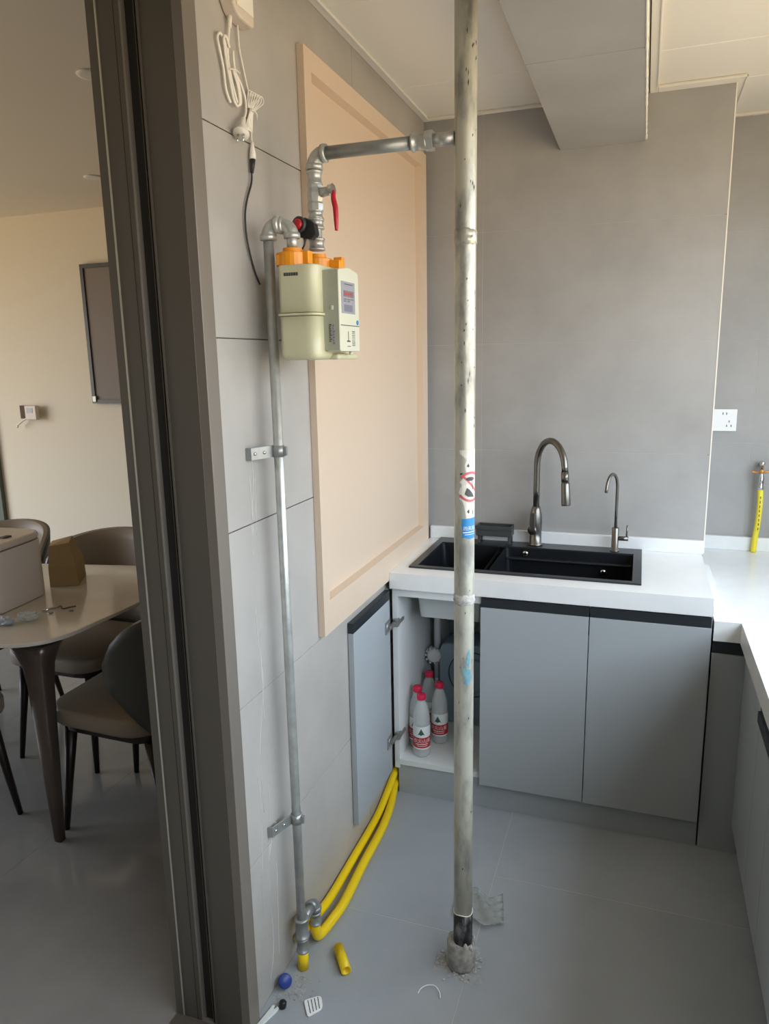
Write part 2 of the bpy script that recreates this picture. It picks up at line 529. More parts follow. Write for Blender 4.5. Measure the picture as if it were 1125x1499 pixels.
# ------------------------------------------------------------------ sliding door frame at the end of the left wall
df = thing('door_1', (-0.09, 1.25, 0), None, None, kind='structure')
JZ = 2.28
bx('casing', M_jamb_t, -0.012, 0.010, 1.243, 1.287, 0, JZ, df, 0.001)
bx('jamb_plate', M_jamb, -0.080, -0.012, 1.2435, 1.262, 0, JZ, df, 0.001)
bx('groove_lip', M_jamb, -0.0835, -0.080, 1.240, 1.262, 0, JZ, df)
bx('groove', M_jamb_d, -0.118, -0.0835, 1.256, 1.262, 0, JZ, df)
bx('groove_rib', M_jamb, -0.0945, -0.0925, 1.248, 1.256, 0, JZ, df)
bx('groove_lip', M_jamb_t, -0.122, -0.118, 1.242, 1.262, 0, JZ, df, 0.001)
bx('jamb_plate', M_jamb, -0.171, -0.122, 1.2435, 1.262, 0, JZ, df, 0.001)
bx('seam_line', M_jamb_d, -0.1345, -0.1335, 1.2430, 1.2436, 0, JZ, df)
bx('edge_strip', M_silver, -0.1735, -0.171, 1.241, 1.262, 0, JZ, df)
bx('floor_track', M_jamb, -0.192, -0.0005, -1.29, 1.2405, 0.0004, 0.003, df)
bx('edge_stop', M_jamb, -0.192, -0.1735, 1.2405, 1.262, 0, JZ, df)

# ------------------------------------------------------------------ peach cover board on the left wall
pn = thing('cover_board', (0.0, 2.24, 0.812), 'large peach board with raised border covering the left wall behind the gas meter', 'board')
PT = 0.019
bm = ring_slab(NB(), (1.727, 2.765, 0.812, 2.274), (1.768, 2.706, 0.905, 2.226), 'x', 0.0008, PT)
obj('border', bm, M_peach, pn)
bx('inner_panel', M_peach, -0.0078, -0.0055, 1.768, 2.706, 0.905, 2.226, pn)
def bevel_strip(name, pts):
    bm = NB()
    vs = [bm.verts.new(p) for p in pts]
    f = bm.faces.new(vs)
    return obj(name, bm, M_peach, pn)
# sloped inner lip of the border, four sides
y0, y1, z0, z1, s = 1.768, 2.706, 0.905, 2.226, 0.004
xi, xo = -0.0054, PT
bm = NB()
A = [bm.verts.new((xo, y, z)) for y, z in ((y0, z0), (y1, z0), (y1, z1), (y0, z1))]
B = [bm.verts.new((xi, y, z)) for y, z in ((y0 + s, z0 + s), (y1 - s, z0 + s), (y1 - s, z1 - s), (y0 + s, z1 - s))]
for k in range(4):
    bm.faces.new((A[k], A[(k + 1) % 4], B[(k + 1) % 4], B[k]))
C_ = [bm.verts.new((xi, y, z)) for y, z in ((y0, z0), (y1, z0), (y1, z1), (y0, z1))]
for k in range(4):
    bm.faces.new((C_[k], B[k], B[(k + 1) % 4], C_[(k + 1) % 4]))
    bm.faces.new((A[k], C_[k], C_[(k + 1) % 4], A[(k + 1) % 4]))
bmesh.ops.recalc_face_normals(bm, faces=bm.faces)
obj('lip', bm, M_peach, pn)

# ------------------------------------------------------------------ sink cabinet
CF = 2.290          # carcass front
sc = thing('sink_cabinet', (0.53, 2.54, 0), 'grey three-door sink base cabinet under the white worktop, left door open', 'cabinet')
bx('side_panel', M_white, 0.022, 0.040, CF, 2.805, 0.10, 0.782, sc)
bx('side_panel', M_cab, 1.018, 1.036, CF, 2.805, 0.1135, 0.782, sc)
bx('divider', M_white, 0.322, 0.338, CF + 0.24, 2.79, 0.134, 0.70, sc)
bx('bottom_panel', M_white, 0.040, 1.018, CF, 2.80, 0.114, 0.133, sc)
bx('back_panel', M_white, 0.040, 1.018, 2.797, 2.805, 0.133, 0.60, sc)
bx('top_rail', M_white, 0.040, 1.018, CF, CF + 0.07, 0.752, 0.782, sc)
bx('plinth', M_cab, 0.034, 1.036, 2.296, 2.312, 0.0, 0.113, sc)
bx('plinth_return', M_cab, 0.034, 0.050, 2.313, 2.42, 0.0, 0.113, sc)
def door(name, x0, x1, y0, y1, z0, z1, strip, axis):
    d = bx(name, M_cab, x0, x1, y0, y1, z0, z1 - strip, sc, 0.0008)
    return d
for i, (a, b) in enumerate(((0.335, 0.6795), (0.6825, 1.033))):
    d = bx('door', M_cab, a, b, 2.270, 2.288, 0.100 if i == 0 else 0.098, 0.745, sc, 0.0008)
    bx('handle_strip', M_gun, a, b, 2.276, 2.288, 0.745, 0.777, d, 0.0008)
# the open door lies back against the left wall
d = bx('door', M_cab, 0.0015, 0.0195, 1.930, 2.268, 0.100, 0.745, sc, 0.0008)
hs = bx('handle_strip', M_gun, 0.0015, 0.0195, 1.930, 2.268, 0.745, 0.7775, d, 0.0008)
for z in (0.655, 0.228):
    bm = add_lathe(NB(), [(0.0, 0.0), (0.0165, 0.0), (0.0165, 0.004), (0.012, 0.006), (0, 0.006)], (0.0195, 2.240, z), (1, 0, 0), 16)
    add_box(bm, 0.0255, 0.036, 2.232, 2.285, z - 0.006, z + 0.006, 0.002)
    add_box(bm, 0.0405, 0.0475, 2.293, 2.345, z - 0.006, z + 0.006, 0.002)
    add_box(bm, 0.030, 0.0455, 2.278, 2.300, z - 0.013, z + 0.016, 0.003)
    add_box(bm, 0.0195, 0.0225, 2.216, 2.264, z - 0.022, z + 0.022, 0.001)
    obj('hinge', bm, M_galvd, d)

# low worktop side: filler and right-hand cabinet
rc = thing('side_cabinet', (1.45, 0.7, 0), 'dark grey base cabinet run under the low worktop along the right edge', 'cabinet')
bx('carcass', M_cab, 1.152, 1.74, -1.2, 2.29, 0.10, 0.702, rc)
bx('corner_filler', M_cab, 1.041, 1.152, 2.292, 2.310, 0.0, 0.660, rc)
bx('handle_strip', M_gun, 1.041, 1.134, 2.300, 2.312, 0.660, 0.702, rc)
bx('plinth', M_cab, 1.156, 1.17, -1.2, 2.29, 0.0, 0.10, rc)
bx('filler_panel', M_cab, 1.134, 1.152, 1.977, 2.291, 0.100, 0.702, rc, 0.0008)
for (a, b) in ((1.768, 1.974), (1.318, 1.765), (0.868, 1.315), (0.418, 0.865), (-0.032, 0.415)):
    d = bx('door', M_cab, 1.134, 1.152, a, b, 0.100, 0.610, rc, 0.0008)
    bx('handle_strip', M_gun, 1.128, 1.140, a, b, 0.6105, 0.640, d, 0.0008)
bx('top_fascia', M_cab, 1.137, 1.152, -1.2, 1.974, 0.6415, 0.702, rc)

# ------------------------------------------------------------------ worktops
wt = thing('worktop', (0.53, 2.53, 0.785), 'raised white quartz worktop around the black sink', 'countertop')
bm = ring_slab(NB(), (0.0195, 1.034, 2.270, 2.8065), (0.078, 0.818, 2.357, 2.772), 'z', 0.7835, 0.840)
obj('slab', bm, M_quartz, wt)
bm = add_box(NB(), 0.0195, 1.037, 2.788, 2.8065, 0.8402, 0.889, 0.002)
obj('upstand', bm, M_quartz, wt)
lw = thing('low_worktop', (1.45, 2.2, 0.705), 'lower white worktop with small upstands at the right, below the sink worktop level', 'countertop')
poly = [(1.115, -1.25), (1.754, -1.25), (1.754, 3.1995), (1.041, 3.1995), (1.041, 2.285), (1.115, 2.285)]
obj('slab', add_prism(NB(), poly, 'z', 0.7035, 0.766), M_quartz, lw)
bx('upstand', M_quartz, 1.0415, 1.062, 2.345, 2.803, 0.7662, 0.800, lw, 0.002)
bx('upstand', M_quartz, 1.0640, 1.754, 3.182, 3.1995, 0.7662, 0.822, lw, 0.002)

# ------------------------------------------------------------------ sink
sk = thing('sink', (0.448, 2.565, 0.84), 'black double-bowl drop-in sink set into the white worktop', 'sink')
def basin(bm, x0, x1, y0, y1, zt, zb, r=0.03):
    top = round_poly([(x0, y0), (x1, y0), (x1, y1), (x0, y1)], 0.02, 4)
    bot = round_poly([(x0 + 0.012, y0 + 0.012), (x1 - 0.012, y0 + 0.012), (x1 - 0.012, y1 - 0.012), (x0 + 0.012, y1 - 0.012)], 0.03, 4)
    T = [bm.verts.new((p[0], p[1], zt)) for p in top]
    Bv = [bm.verts.new((p[0], p[1], zb)) for p in bot]
    k = len(T)
    for i in range(k):
        f = bm.faces.new((T[i], T[(i + 1) % k], Bv[(i + 1) % k], Bv[i])); f.smooth = False
    bm.faces.new(Bv)
    return T
bm = ring_slab(NB(), (0.066, 0.830, 2.345, 2.784), (0.092, 0.802, 2.366, 2.706), 'z', 0.8403, 0.8465)
obj('rim', bm, M_sinkrim, sk)
bm = NB()
basin(bm, 0.090, 0.320, 2.364, 2.708, 0.8402, 0.665)
basin(bm, 0.338, 0.804, 2.364, 2.708, 0.8402, 0.645)
bmesh.ops.solidify(bm, geom=bm.faces[:], thickness=0.002)
obj('bowl', bm, M_sink, sk)
bx('divider', M_sinkrim, 0.3195, 0.3385, 2.366, 2.706, 0.808, 0.818, sk, 0.003)
bx('ledge', M_sinkrim, 0.345, 0.798, 2.688, 2.706, 0.800, 0.806, sk, 0.002)
for (x, z) in ((0.415, 0.822), (0.700, 0.775)):
    obj('overflow_cap', add_lathe(NB(), [(0, 0), (0.011, 0), (0.011, 0.003), (0.006, 0.005), (0, 0.005)], (x, 2.7035 if z > 0.8 else 2.687, z), (0, -1, 0), 14), M_chrome, sk)
for x in (0.205, 0.60):
    obj('drain', add_lathe(NB(), [(0, 0), (0.045, 0), (0.045, 0.003), (0.03, 0.001), (0, 0.001)], (x, 2.55, 0.667 if x < 0.3 else 0.647), (0, 0, 1), 20), M_chrome, sk)
# pale underside of the left bowl, seen through the open door
bm = NB()
t = round_poly([(0.083, 2.36), (0.326, 2.36), (0.326, 2.714), (0.083, 2.714)], 0.02, 3)
t2 = round_poly([(0.095, 2.372), (0.314, 2.372), (0.314, 2.702), (0.095, 2.702)], 0.02, 3)
A = [bm.verts.new((p[0], p[1], 0.782)) for p in t]; B = [bm.verts.new((p[0], p[1], 0.655)) for p in t2]
k = len(A)
for i in range(k):
    bm.faces.new((A[i], B[i], B[(i + 1) % k], A[(i + 1) % k]))
bm.faces.new(B[::-1])
obj('bowl_underside', bm, M_basin, sk)

# faucets
fc = thing('faucet', (0.445, 2.753, 0.8466), 'tall gunmetal pull-down faucet with high arched neck behind the sink', 'faucet')
o = Vector((0.445, 2.753, 0.8466))
obj('body', add_lathe(NB(), [(0, 0), (0.027, 0), (0.027, 0.006), (0.0225, 0.008), (0.0225, 0.05), (0.0235, 0.075), (0.024, 0.09), (0.0215, 0.12), (0.017, 0.14), (0.0145, 0.15), (0, 0.15)], o, (0, 0, 1), 20), M_faucet, fc)
hdir = Vector((-0.35, -0.94, 0)).normalized()
bm = add_lathe(NB(), [(0, 0), (0.017, 0), (0.0185, 0.01), (0.0175, 0.014), (0, 0.014)], o + Vector((0, 0, 0.062)) + hdir * 0.018, hdir, 12)
add_box(bm, 0.429, 0.447, 2.716, 2.722, 0.905, 0.975, 0.002)
obj('lever', bm, M_faucet, fc)
dd = Vector((0.124, -0.153, 0))
pts = []
for k in range(19):
    a = PI * k / 18
    pts.append(o + dd * 0.5 * (1 - math.cos(a)) * 0.93 + Vector((0, 0, 0.306 + math.sin(a) * 0.100)))
neck = [o + Vector((0, 0, 0.15)), o + Vector((0, 0, 0.22))] + pts
obj('neck', add_tube(NB(), neck, 0.0118, 14), M_faucet, fc)
e0 = Vector(pts[-1])
e1 = o + dd * 1.0 + Vector((0, 0, 0.188))
dr = (e1 - e0)
obj('collar', add_tube(NB(), [e0 + dr * 0.0, e0 + dr * 0.30], [0.0135, 0.0140], 14), M_faucet, fc)
obj('spray_head', add_tube(NB(), [e0 + dr * 0.31, e0 + dr * 0.36, e0 + dr * 0.97, e1], [0.0130, 0.0150, 0.0165, 0.0155], 14), M_faucet, fc)

f2 = thing('filter_tap', (0.735, 2.737, 0.8466), 'thin gunmetal drinking water tap at the right end of the sink', 'faucet')
o = Vector((0.735, 2.737, 0.8466))
obj('body', add_lathe(NB(), [(0, 0), (0.017, 0), (0.017, 0.003), (0.0125, 0.004), (0.0125, 0.085), (0.0105, 0.088), (0, 0.088)], o, (0, 0, 1), 16), M_faucet, f2)
dd = Vector((-0.034, -0.085, 0))
pts = [o + Vector((0, 0, 0.086)), o + Vector((0, 0, 0.16))]
for k in range(15):
    a = PI * 0.96 * k / 14
    pts.append(o + dd * 0.5 * (1 - math.cos(a)) + Vector((0, 0, 0.235 + math.sin(a) * 0.055)))
pts.append(Vector(pts[-1]) + Vector((-0.001, -0.003, -0.012)))
obj('spout', add_tube(NB(), pts, 0.0056, 10), M_faucet, f2)
bm = add_tube(NB(), [o + Vector((0.010, 0, 0.048)), o + Vector((0.046, 0, 0.048))], 0.0088, 12)
obj('valve_stub', bm, M_faucet, f2)
obj('lever', add_tube(NB(), [o + Vector((0.039, 0, 0.050)), o + Vector((0.041, 0, 0.098))], 0.0032, 8), M_faucet, f2)

# sink caddy tray
rk = thing('sink_caddy', (0.289, 2.760, 0.8466), 'dark grey plastic caddy tray standing behind the left sink bowl', 'tray')
bm = ring_slab(NB(), (0.222, 0.358, 2.722, 2.786), (0.227, 0.353, 2.727, 2.781), 'z', 0.877, 0.915)
obj('wall', bm, M_dark, rk)
bx('base', M_dark, 0.224, 0.356, 2.724, 2.784, 0.876, 0.881, rk)
bx('rim', M_dark, 0.219, 0.361, 2.719, 2.7225, 0.902, 0.917, rk, 0.001)
for (x, y) in ((0.226, 2.729), (0.343, 2.729), (0.226, 2.772), (0.343, 2.772)):
    bx('foot', M_dark, x, x + 0.011, y, y + 0.010, 0.8467, 0.880, rk, 0.002)

# ------------------------------------------------------------------ inside the open cupboard
def drainpipe():
    t = thing('drain_trap', (0.075, 2.66, 0.1335), 'white plastic drain pipes with ribbed nut inside the open cupboard', 'pipe')
    bm = add_tube(NB(), [(0.083, 2.66, 0.652), (0.083, 2.66, 0.30)], 0.014, 12)
    add_tube(bm, [(0.085, 2.66, 0.60), (0.205, 2.60, 0.60)], 0.013, 12)
    obj('pipe', bm, M_pvc, t)
    obj('lower_pipe', add_tube(NB(), [(0.083, 2.66, 0.42), (0.083, 2.66, 0.134)], 0.012, 12), M_pvc, t)
    bm = NB()
    add_lathe(bm, [(0, 0), (0.025, 0), (0.029, 0.006), (0.029, 0.022), (0.025, 0.028), (0, 0.028)], (0.075, 2.635, 0.405), (0.3, -1, 0.1), 12, False)
    for k in range(10):
        a = 2 * PI * k / 10
        add_box(bm, 0.075 + 0.029 * math.cos(a) - 0.004, 0.075 + 0.029 * math.cos(a) + 0.004, 2.611, 2.632, 0.406 + 0.029 * math.sin(a) - 0.004, 0.406 + 0.029 * math.sin(a) + 0.004)
    obj('ribbed_nut', bm, M_pvc, t)
    bx('bracket_box', M_dark, 0.125, 0.205, 2.68, 2.7965, 0.478, 0.565, t, 0.004)
drainpipe()
wf = thing('water_purifier', (0.205, 2.655, 0.1335), 'blue-grey rounded water purifier standing in the open cupboard behind the bottles', 'appliance')
prof = [(0.102, 0.15), (0.122, 0.134), (0.288, 0.134), (0.308, 0.15), (0.308, 0.44), (0.29, 0.465), (0.12, 0.465), (0.102, 0.44)]
obj('housing', add_prism(NB(), round_poly(prof, 0.03, 4), 'y', 2.615, 2.76, 0.006), M_bluegrey, wf)
bm = add_tube(NB(), [(0.232 + 0.092 * math.cos(a), 2.6145, 0.345 + 0.092 * math.sin(a)) for a in [2 * PI * k / 32 for k in range(32)]], 0.0028, 6, closed=True)
obj('groove_ring', bm, M_dark, wf)
obj('lid_disc', add_lathe(NB(), [(0, 0), (0.068, 0), (0.068, 0.008), (0.062, 0.012), (0, 0.012)], (0.232, 2.6148, 0.345), (0, -1, 0), 28), M_bluegrey, wf)

def text_mesh(body, size):
    cu = bpy.data.curves.new('t', 'FONT')
    cu.body = body; cu.size = size; cu.align_x = 'CENTER'; cu.align_y = 'CENTER'; cu.resolution_u = 2
    to = bpy.data.objects.new('t', cu)
    COL.objects.link(to)
    dg = bpy.context.evaluated_depsgraph_get()
    me = bpy.data.meshes.new_from_object(to.evaluated_get(dg))
    bm = bmesh.new(); bm.from_mesh(me)
    bpy.data.objects.remove(to); bpy.data.curves.remove(cu); bpy.data.meshes.remove(me)
    return bm

def wrap(bm, ox, oy, z, r, th0):
    """bend flat text (x,y) round a vertical cylinder; x runs to increasing angle"""
    for v in bm.verts:
        th = th0 + v.co.x / r
        v.co = Vector((ox + r * math.cos(th), oy + r * math.sin(th), z + v.co.y))
    return bm

def patch(bm, ox, oy, r, th0, poly, n=8):
    """a flat outline (s,z) bent round a vertical cylinder"""
    vs = [bm.verts.new((s, z, 0)) for s, z in poly]
    f = bm.faces.new(vs)
    smin = min(p[0] for p in poly); smax = max(p[0] for p in poly)
    return (f, smin, smax)

def bent_patch(name, m, polys, ox, oy, r, th0, parent, step=0.004):
    bm = NB()
    for poly in polys:
        vs = [bm.verts.new((s, z, 0)) for s, z in poly]
        bm.faces.new(vs)
    smin = min(v.co.x for v in bm.verts); smax = max(v.co.x for v in bm.verts)
    k = smin + step
    while k < smax:
        bmesh.ops.bisect_plane(bm, geom=bm.verts[:] + bm.edges[:] + bm.faces[:], plane_co=(k, 0, 0), plane_no=(1, 0, 0))
        k += step
    for v in bm.verts:
        th = th0 + v.co.x / r
        v.co = Vector((ox + r * math.cos(th), oy + r * math.sin(th), v.co.y))
    return obj(name, bm, m, parent)

def make_bottle(loc, label):
    t = thing('water_bottle', (0, 0, 0), label, 'bottle', 'water bottles in the open cupboard')
    prof = [(0, 0), (0.026, 0), (0.030, 0.004), (0.031, 0.01), (0.0305, 0.045), (0.031, 0.05), (0.031, 0.125), (0.0302, 0.13), (0.0308, 0.145),
            (0.0298, 0.158), (0.0272, 0.173), (0.0232, 0.188), (0.0185, 0.201), (0.0145, 0.210), (0.0135, 0.214), (0.0135, 0.218), (0, 0.218)]
    obj('body', add_lathe(NB(), prof, (0, 0, 0), (0, 0, 1), 24), M_bottle, t)
    obj('cap', add_lathe(NB(), [(0, 0), (0.0160, 0), (0.0165, 0.003), (0.0165, 0.017), (0.0152, 0.0195), (0, 0.019)], (0, 0, 0.217), (0, 0, 1), 20), M_redcap, t)
    rl = 0.0316
    def band(nm, m, za, zb, r):
        bm = NB()
        A = [bm.verts.new((r * math.cos(2 * PI * k / 32), r * math.sin(2 * PI * k / 32), za)) for k in range(32)]
        B = [bm.verts.new((r * math.cos(2 * PI * k / 32), r * math.sin(2 * PI * k / 32), zb)) for k in range(32)]
        for k in range(32):
            f = bm.faces.new((A[k], A[(k + 1) % 32], B[(k + 1) % 32], B[k])); f.smooth = True
        return obj(nm, bm, m, t)
    lb = band('paper_label', M_labelw, 0.034, 0.122, rl)
    ORG[lb] = Vector((0, 0, 0))
    th = -PI / 2 + 0.30
    bent_patch('red_field', M_redlabel, [[(-0.085, 0.039), (0.085, 0.039), (0.085, 0.084), (0.04, 0.081), (0.0, 0.079), (-0.04, 0.081), (-0.085, 0.084)]], 0, 0, rl + 0.0003, th, lb)
    bent_patch('mountain_mark', M_green, [[(-0.015, 0.089), (-0.002, 0.115), (0.011, 0.089), (0.004, 0.092), (-0.003, 0.088), (-0.009, 0.092)]], 0, 0, rl + 0.0004, th, lb)
    bm = wrap(text_mesh('农夫山泉', 0.0175), 0, 0, 0.066, rl + 0.0007, th + 0.05)
    obj('lettering', bm, M_labelw, lb)
    bent_patch('small_lettering', M_labelw, [[(-0.024, 0.053), (0.024, 0.053), (0.024, 0.0555), (-0.024, 0.0555)], [(-0.018, 0.046), (0.022, 0.046), (0.022, 0.048), (-0.018, 0.048)]], 0, 0, rl + 0.0006, th, lb)
    t.location = loc
    return t
SH = 0.1335
b0 = make_bottle((0.105, 2.351, SH), 'water bottle with crimson cap, nearest the cupboard opening, front of the four')
copy_tree(b0, (0.0735, 2.408, SH), -0.35, 'water bottle with crimson cap, leftmost, beside the white cupboard side', 'water bottles in the open cupboard')
copy_tree(b0, (0.143, 2.462, SH), -0.2, 'water bottle with crimson cap, rightmost, beside the silver standpipe', 'water bottles in the open cupboard')
copy_tree(b0, (0.080, 2.545, SH), 0.5, 'water bottle with crimson cap at the back, label hidden by the front bottle', 'water bottles in the open cupboard')

# ------------------------------------------------------------------ gas standpipe
PX, PY, PR = 0.4345, 1.600, 0.0232
sp = thing('standpipe', (PX, PY, 0), 'tall silver painted vertical gas standpipe from floor to ceiling', 'pipe')
obj('pipe', add_tube(NB(), [(PX, PY, 0.005), (PX, PY, 0.5), (PX, PY, 1.0), (PX, PY, 1.5), (PX, PY, 2.0), (PX, PY, 2.401)], PR, 28), M_pipe, sp)
obj('black_band', add_tube(NB(), [(PX, PY, 0.072), (PX, PY, 0.163)], PR + 0.0012, 28), M_pipeblk, sp, label='black bitumen-coated foot of the pipe')
bm = NB()
pp = [(PX + (PR + 0.001) * math.cos(a), PY + (PR + 0.001) * math.sin(a), 0.165 + 0.002 * math.sin(3 * a)) for a in [2 * PI * k / 24 for k in range(24)]]
add_tube(bm, pp, 0.0014, 6, closed=True)
obj('white_ring', bm, M_grout_w, sp)
# rough plaster rings on the pipe
for (zc, hgt, mm) in ((1.004, 0.022, M_mortw), (1.80, 0.030, M_pipe)):
    bm = NB()
    prof = []
    N = 9
    for i in range(N):
        t = i / (N - 1)
        prof.append((PR + 0.0004 + 0.0022 * math.sin(PI * t) * random.uniform(0.4, 1.1), zc - hgt / 2 + hgt * t))
    add_lathe(bm, prof, (PX, PY, 0), (0, 0, 1), 26)
    for v in bm.verts:
        d = Vector((v.co.x - PX, v.co.y - PY, 0)); d *= random.uniform(0.985, 1.03)
        v.co.x, v.co.y = PX + d.x, PY + d.y
        v.co.z += random.uniform(-0.003, 0.003)
    obj('plaster_ring', bm, mm, sp)
TH = math.radians(-77)
r1 = PR + 0.0005
# torn prohibition sticker with a blue strip
bent_patch('sticker', M_paper, [[(-0.0130, 1.352), (0.030, 1.353), (0.030, 1.200), (0.004, 1.198), (0.0005, 1.222), (-0.004, 1.236), (-0.0125, 1.243), (-0.006, 1.25), (-0.0135, 1.256),
    (-0.010, 1.266), (-0.006, 1.275), (-0.012, 1.281), (-0.002, 1.290), (0.004, 1.300), (0.000, 1.318), (0.005, 1.33), (-0.001, 1.337), (-0.010, 1.343)]], PX, PY, r1, TH, sp)
def ring_poly(cx, cz, ro, ri, a0, a1, n=16):
    out = []
    for k in range(n):
        a = math.radians(a0 + (a1 - a0) * k / (n - 1)); b = math.radians(a0 + (a1 - a0) * (k + 1) / (n - 1))
        if k == n - 1: break
        out.append([(cx + ro * math.cos(a), cz + ro * math.sin(a)), (cx + ro * math.cos(b), cz + ro * math.sin(b)), (cx + ri * math.cos(b), cz + ri * math.sin(b)), (cx + ri * math.cos(a), cz + ri * math.sin(a))])
    return out
rp_ = ring_poly(0.016, 1.270, 0.0345, 0.029, 60, 140) + ring_poly(0.016, 1.270, 0.0345, 0.029, 215, 300)
rp_.append([(-0.004, 1.292), (0.000, 1.295), (0.032, 1.262), (0.030, 1.257)])
bent_patch('red_ring', M_red, [[(s, z) for s, z in p] for p in rp_], PX, PY, r1 + 0.0003, TH, sp)
el = [(0.014 + 0.011 * math.cos(a), 1.288 + 0.0045 * math.sin(a)) for a in [2 * PI * k / 14 for k in range(14)]]
for pg in [el, [(0.0005, 1.254), (0.006, 1.268), (0.012, 1.264), (0.021, 1.254), (0.025, 1.246), (0.008, 1.248)], [(0.0185, 1.284), (0.020, 1.284), (0.021, 1.264), (0.0195, 1.264)],
    [(0.006, 1.214), (0.011, 1.220), (0.012, 1.212), (0.010, 1.209)], [(0.021, 1.216), (0.023, 1.217), (0.023, 1.207), (0.021, 1.207)]]:
    bent_patch('black_figure', M_ink, [pg], PX, PY, r1 + 0.0006, TH, sp)
bl = bent_patch('blue_strip', M_blue, [[(-0.005, 1.197), (0.030, 1.199), (0.030, 1.152), (0.012, 1.150), (0.002, 1.154), (-0.0045, 1.152), (-0.0035, 1.17), (-0.006, 1.18)]], PX, PY, r1 + 0.0002, TH, sp)
bm = wrap(text_mesh('的天阳', 0.0105), PX, PY, 1.1745, r1 + 0.0006, TH + 0.0125 / r1)
obj('lettering', bm, M_socket, bl)
bent_patch('white_line', M_socket, [[(-0.003, 1.1645), (0.030, 1.166), (0.030, 1.168), (-0.003, 1.1665)], [(0.001, 1.160), (0.030, 1.1615), (0.030, 1.1625), (0.001, 1.161)]], PX, PY, r1 + 0.0005, TH, bl)
bent_patch('green_scrap', M_green, [[(-0.0105, 1.296), (-0.004, 1.299), (-0.004, 1.302), (-0.010, 1.301)], [(0.005, 1.317), (0.009, 1.323), (0.012, 1.316), (0.008, 1.314)]], PX, PY, r1 + 0.0004, TH, sp)
# smear of blue paint and nicks
bent_patch('blue_smear', M_bluepaint, [[(0.004, 0.852), (0.009, 0.878), (0.014, 0.885), (0.0165, 0.86), (0.012, 0.838), (0.006, 0.838)], [(-0.004, 0.842), (0.003, 0.836), (0.016, 0.834), (0.020, 0.815), (0.016, 0.800), (0.008, 0.796), (0.0, 0.800), (0.004, 0.812), (-0.003, 0.82)]], PX, PY, r1, TH, sp)
bm_polys = []
for _ in range(46):
    s = random.uniform(-0.012, 0.03); z = random.choice([random.uniform(1.85, 2.3), random.uniform(1.4, 1.8), random.uniform(0.3, 1.1)])
    w = random.uniform(0.0006, 0.002); h = random.uniform(0.0015, 0.008)
    bm_polys.append([(s - w, z), (s, z - h), (s + w, z + 0.2 * h), (s + 0.3 * w, z + h)])
bent_patch('chip', M_ink, bm_polys, PX, PY, r1, TH, sp)['kind'] = 'stuff'
# sleeve and mortar at the foot
bm = add_lathe(NB(), [(0.036, 0.0), (0.0385, 0.01), (0.037, 0.04), (0.036, 0.066), (0.033, 0.074), (0.0255, 0.075)], (PX - 0.006, PY + 0.002, 0.0008), (0, 0, 1), 26)
for v in bm.verts:
    v.co.x += random.uniform(-0.0015, 0.0015); v.co.y += random.uniform(-0.0015, 0.0015); v.co.z += random.uniform(0, 0.003) if v.co.z > 0.06 else 0
obj('sleeve', bm, M_mortar, sp, label='cement-smeared floor sleeve')
bm = NB()
for _ in range(110):
    a = random.uniform(0, 2 * PI); d = abs(random.gauss(0.045, 0.014)); d = max(0.036, min(d, 0.085))
    s = random.uniform(0.0012, 0.0045)
    c = Vector((PX - 0.006 + d * math.cos(a), PY + 0.002 + d * math.sin(a), 0.0008))
    g = bmesh.ops.create_icosphere(bm, subdivisions=1, radius=s)
    for v in g['verts']:
        v.co = Vector((v.co.x * random.uniform(0.7, 1.5), v.co.y * random.uniform(0.7, 1.5), abs(v.co.z) * 0.8)) + c
obj('mortar_crumbs', bm, M_mortw, sp, kind='stuff')
bm = NB()
for _ in range(26):
    a = random.uniform(0, 2 * PI); z = random.uniform(0.055, 0.082)
    c = Vector((PX + 0.029 * math.cos(a), PY + 0.029 * math.sin(a), z))
    g = bmesh.ops.create_icosphere(bm, subdivisions=1, radius=random.uniform(0.002, 0.006))
    for v in g['verts']:
        v.co = Vector((v.co.x, v.co.y, v.co.z * random.uniform(0.6, 2.2))) + c
obj('mortar_lumps', bm, M_mortw, sp, kind='stuff')

def fit(bm, c, d, L, r, n=16, ribs=True):
    """a threaded coupling with beaded ends"""
    d = Vector(d).normalized(); c = Vector(c) - d * (L / 2)
    b = min(0.005, L * 0.2)
    add_lathe(bm, [(r * 0.7, 0), (r * 1.12, 0), (r * 1.16, b * 0.5), (r * 1.12, b), (r, b * 1.2), (r, L - b * 1.2), (r * 1.12, L - b), (r * 1.16, L - b * 0.5), (r * 1.12, L), (r * 0.7, L)], c, d, n)
    return bm

def elbow(bm, c, d1, d2, r, R):
    """90 degree bend from direction d1 (arriving) to d2 (leaving), corner at c"""
    c = Vector(c); d1 = Vector(d1).normalized(); d2 = Vector(d2).normalized()
    pts = []
    for k in range(9):
        a = PI / 2 * k / 8
        pts.append(c - d1 * R * (1 - math.sin(a)) + d2 * R * (1 - math.cos(a)))
    add_tube(bm, pts, r, 16)
    for p, d in ((pts[0], d1), (pts[-1], d2)):
        add_lathe(bm, [(r * 0.8, -0.006), (r * 1.16, -0.006), (r * 1.2, 0), (r * 1.16, 0.005), (r * 0.8, 0.005)], p, d, 16)
    return bm

